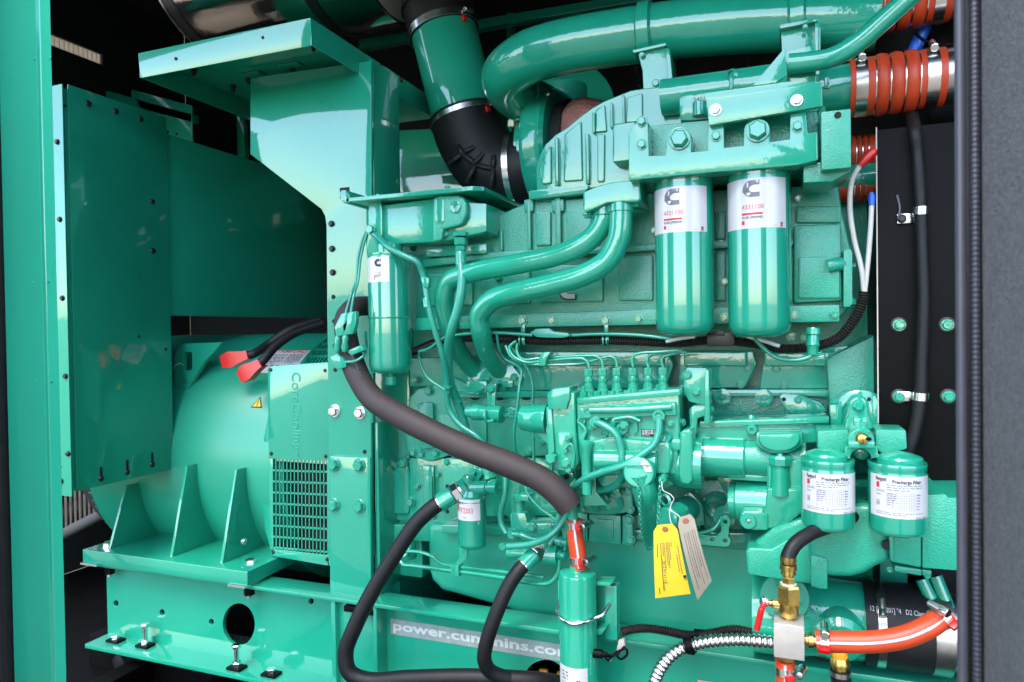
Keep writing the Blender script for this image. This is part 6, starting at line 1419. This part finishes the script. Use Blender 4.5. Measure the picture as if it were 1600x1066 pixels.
# yellow tag
def card(name, label, corners, Y0, Ys, m, bend, parent_prints):
    """paper tag: corner pixels with their own depths, gently curved, real thickness"""
    t = thing(name, label, 'tag'); TL, TR, BR_, BL = [V(x, y, Y) for (x, y), Y in zip(corners, Ys)]
    nrm = (TR-TL).cross(BL-TL).normalized();  nrm = -nrm if nrm.y > 0 else nrm
    def fn(u, v, l):   # u, v in 0..1, v down
        p = TL.lerp(TR, u).lerp(BL.lerp(BR_, u), v); return p+nrm*(bend*math.sin(math.pi*v)+l)
    bm = bmesh.new(); n, mm = 6, 12; g = {}
    cut = .14
    for l in (0, -.0006):
        for j in range(mm+1):
            for i in range(n+1):
                u, v = i/n, j/mm
                lim = max(0, (cut*.55-v)/(cut*.55))*.17 if v < cut*.55 else 0
                u = lim+u*(1-2*lim); g[(l, i, j)] = bm.verts.new(fn(u, v, l))
    for l in (0, -.0006):
        for j in range(mm):
            for i in range(n): bm.faces.new((g[(l, i, j)], g[(l, i+1, j)], g[(l, i+1, j+1)], g[(l, i, j+1)]))
    ed = [(i, 0) for i in range(n)]+[(n, j) for j in range(mm)]+[(i, mm) for i in range(n, 0, -1)]+[(0, j) for j in range(mm, 0, -1)]
    for a_, c_ in zip(ed, ed[1:]+ed[:1]): bm.faces.new((g[(0, *a_)], g[(0, *c_)], g[(-.0006, *c_)], g[(-.0006, *a_)]))
    cdo = mk('card', fin(bm, 40), m, t)
    c_ = fn(.5, .065, .0); w = (TR-TL).length
    lathe('eyelet', c_, nrm, [(-.0012, .0018), (-.001, .0052), (.0008, .0056), (.0014, .0048), (.0014, .0022)], EYE, t, segs=20); lathe('eyelet_hole', c_, nrm, [(.0, .0024), (.0012, .0024)], HOLE, t, segs=14)
    P = Print(lambda u, v, l: fn(u/w, v, l)); parent_prints(P, w); P.build(cdo); return t
def yp(P, w):
    r = random.Random(4)
    def col(u, v0, v1, th=.0011, m=INKG, solid=False):
        v = v0
        while v < v1:
            L = r.uniform(.012, .035); P.rect(u, v, u+th, min(v1, v+L), m, .0007); v += L+.006
    for u, a_, b_ in ((.13, .25, .43), (.13, .86, .95), (.26, .24, .90), (.34, .24, .42), (.39, .24, .60), (.47, .24, .55), (.52, .24, .60), (.58, .24, .48), (.66, .24, .30), (.80, .42, .66), (.88, .30, .70)): col(u*w, a_, b_, .0010, INK if u in (.13, .26) else INKG)
    P.text('OIL', .0, 0, .001, INK) if False else None
    for k, u in enumerate((.90,)): P.rect(u*w, .72, u*w+.004, .76, INK, .0007); P.rect(u*w, .77, u*w+.004, .775, INK, .0007); P.rect(u*w, .785, u*w+.004, .79, INK, .0007)
    P.rect(.30*w, .46, .30*w+.0004, .92, INK, .0007)
    for k in range(9): v = .50+.036*k; P.rect(.31*w, v, .31*w+.003+.002*r.random(), v+.006, INKG, .0007); P.rect(.31*w+.002*r.random(), v+.004, .31*w+.0012+.002*r.random(), v+.016, INKG, .0007)
card('yellow_paper_tag', 'yellow printed paper tag hanging by an eyelet from the oil filler', [(1021, 821), (1057, 818), (1079, 928), (1024, 935)], YO, (YO-.018, YO-.020, YO-.010, YO-.006), YEL, .004, yp)
def tp_(P, w):
    r = random.Random(9)
    for u, m_, e in ((.22, INK, .9), (.36, INKG, .75), (.46, INK, .80), (.60, INKG, .92), (.72, INK, .70), (.84, INKG, .9)):
        v = .20
        while v < e: L = r.uniform(.010, .03); P.rect(u*w, v, u*w+.0010, v+L, m_, .0007); v += L+.006
card('tan_paper_tag', 'curled tan paper tag overlapping the yellow tag', [(1057, 810), (1083, 802), (1112, 908), (1090, 938)], YO, (YO-.030, YO-.030, YO-.024, YO-.022), TAN, .010, tp_)

place_empties()
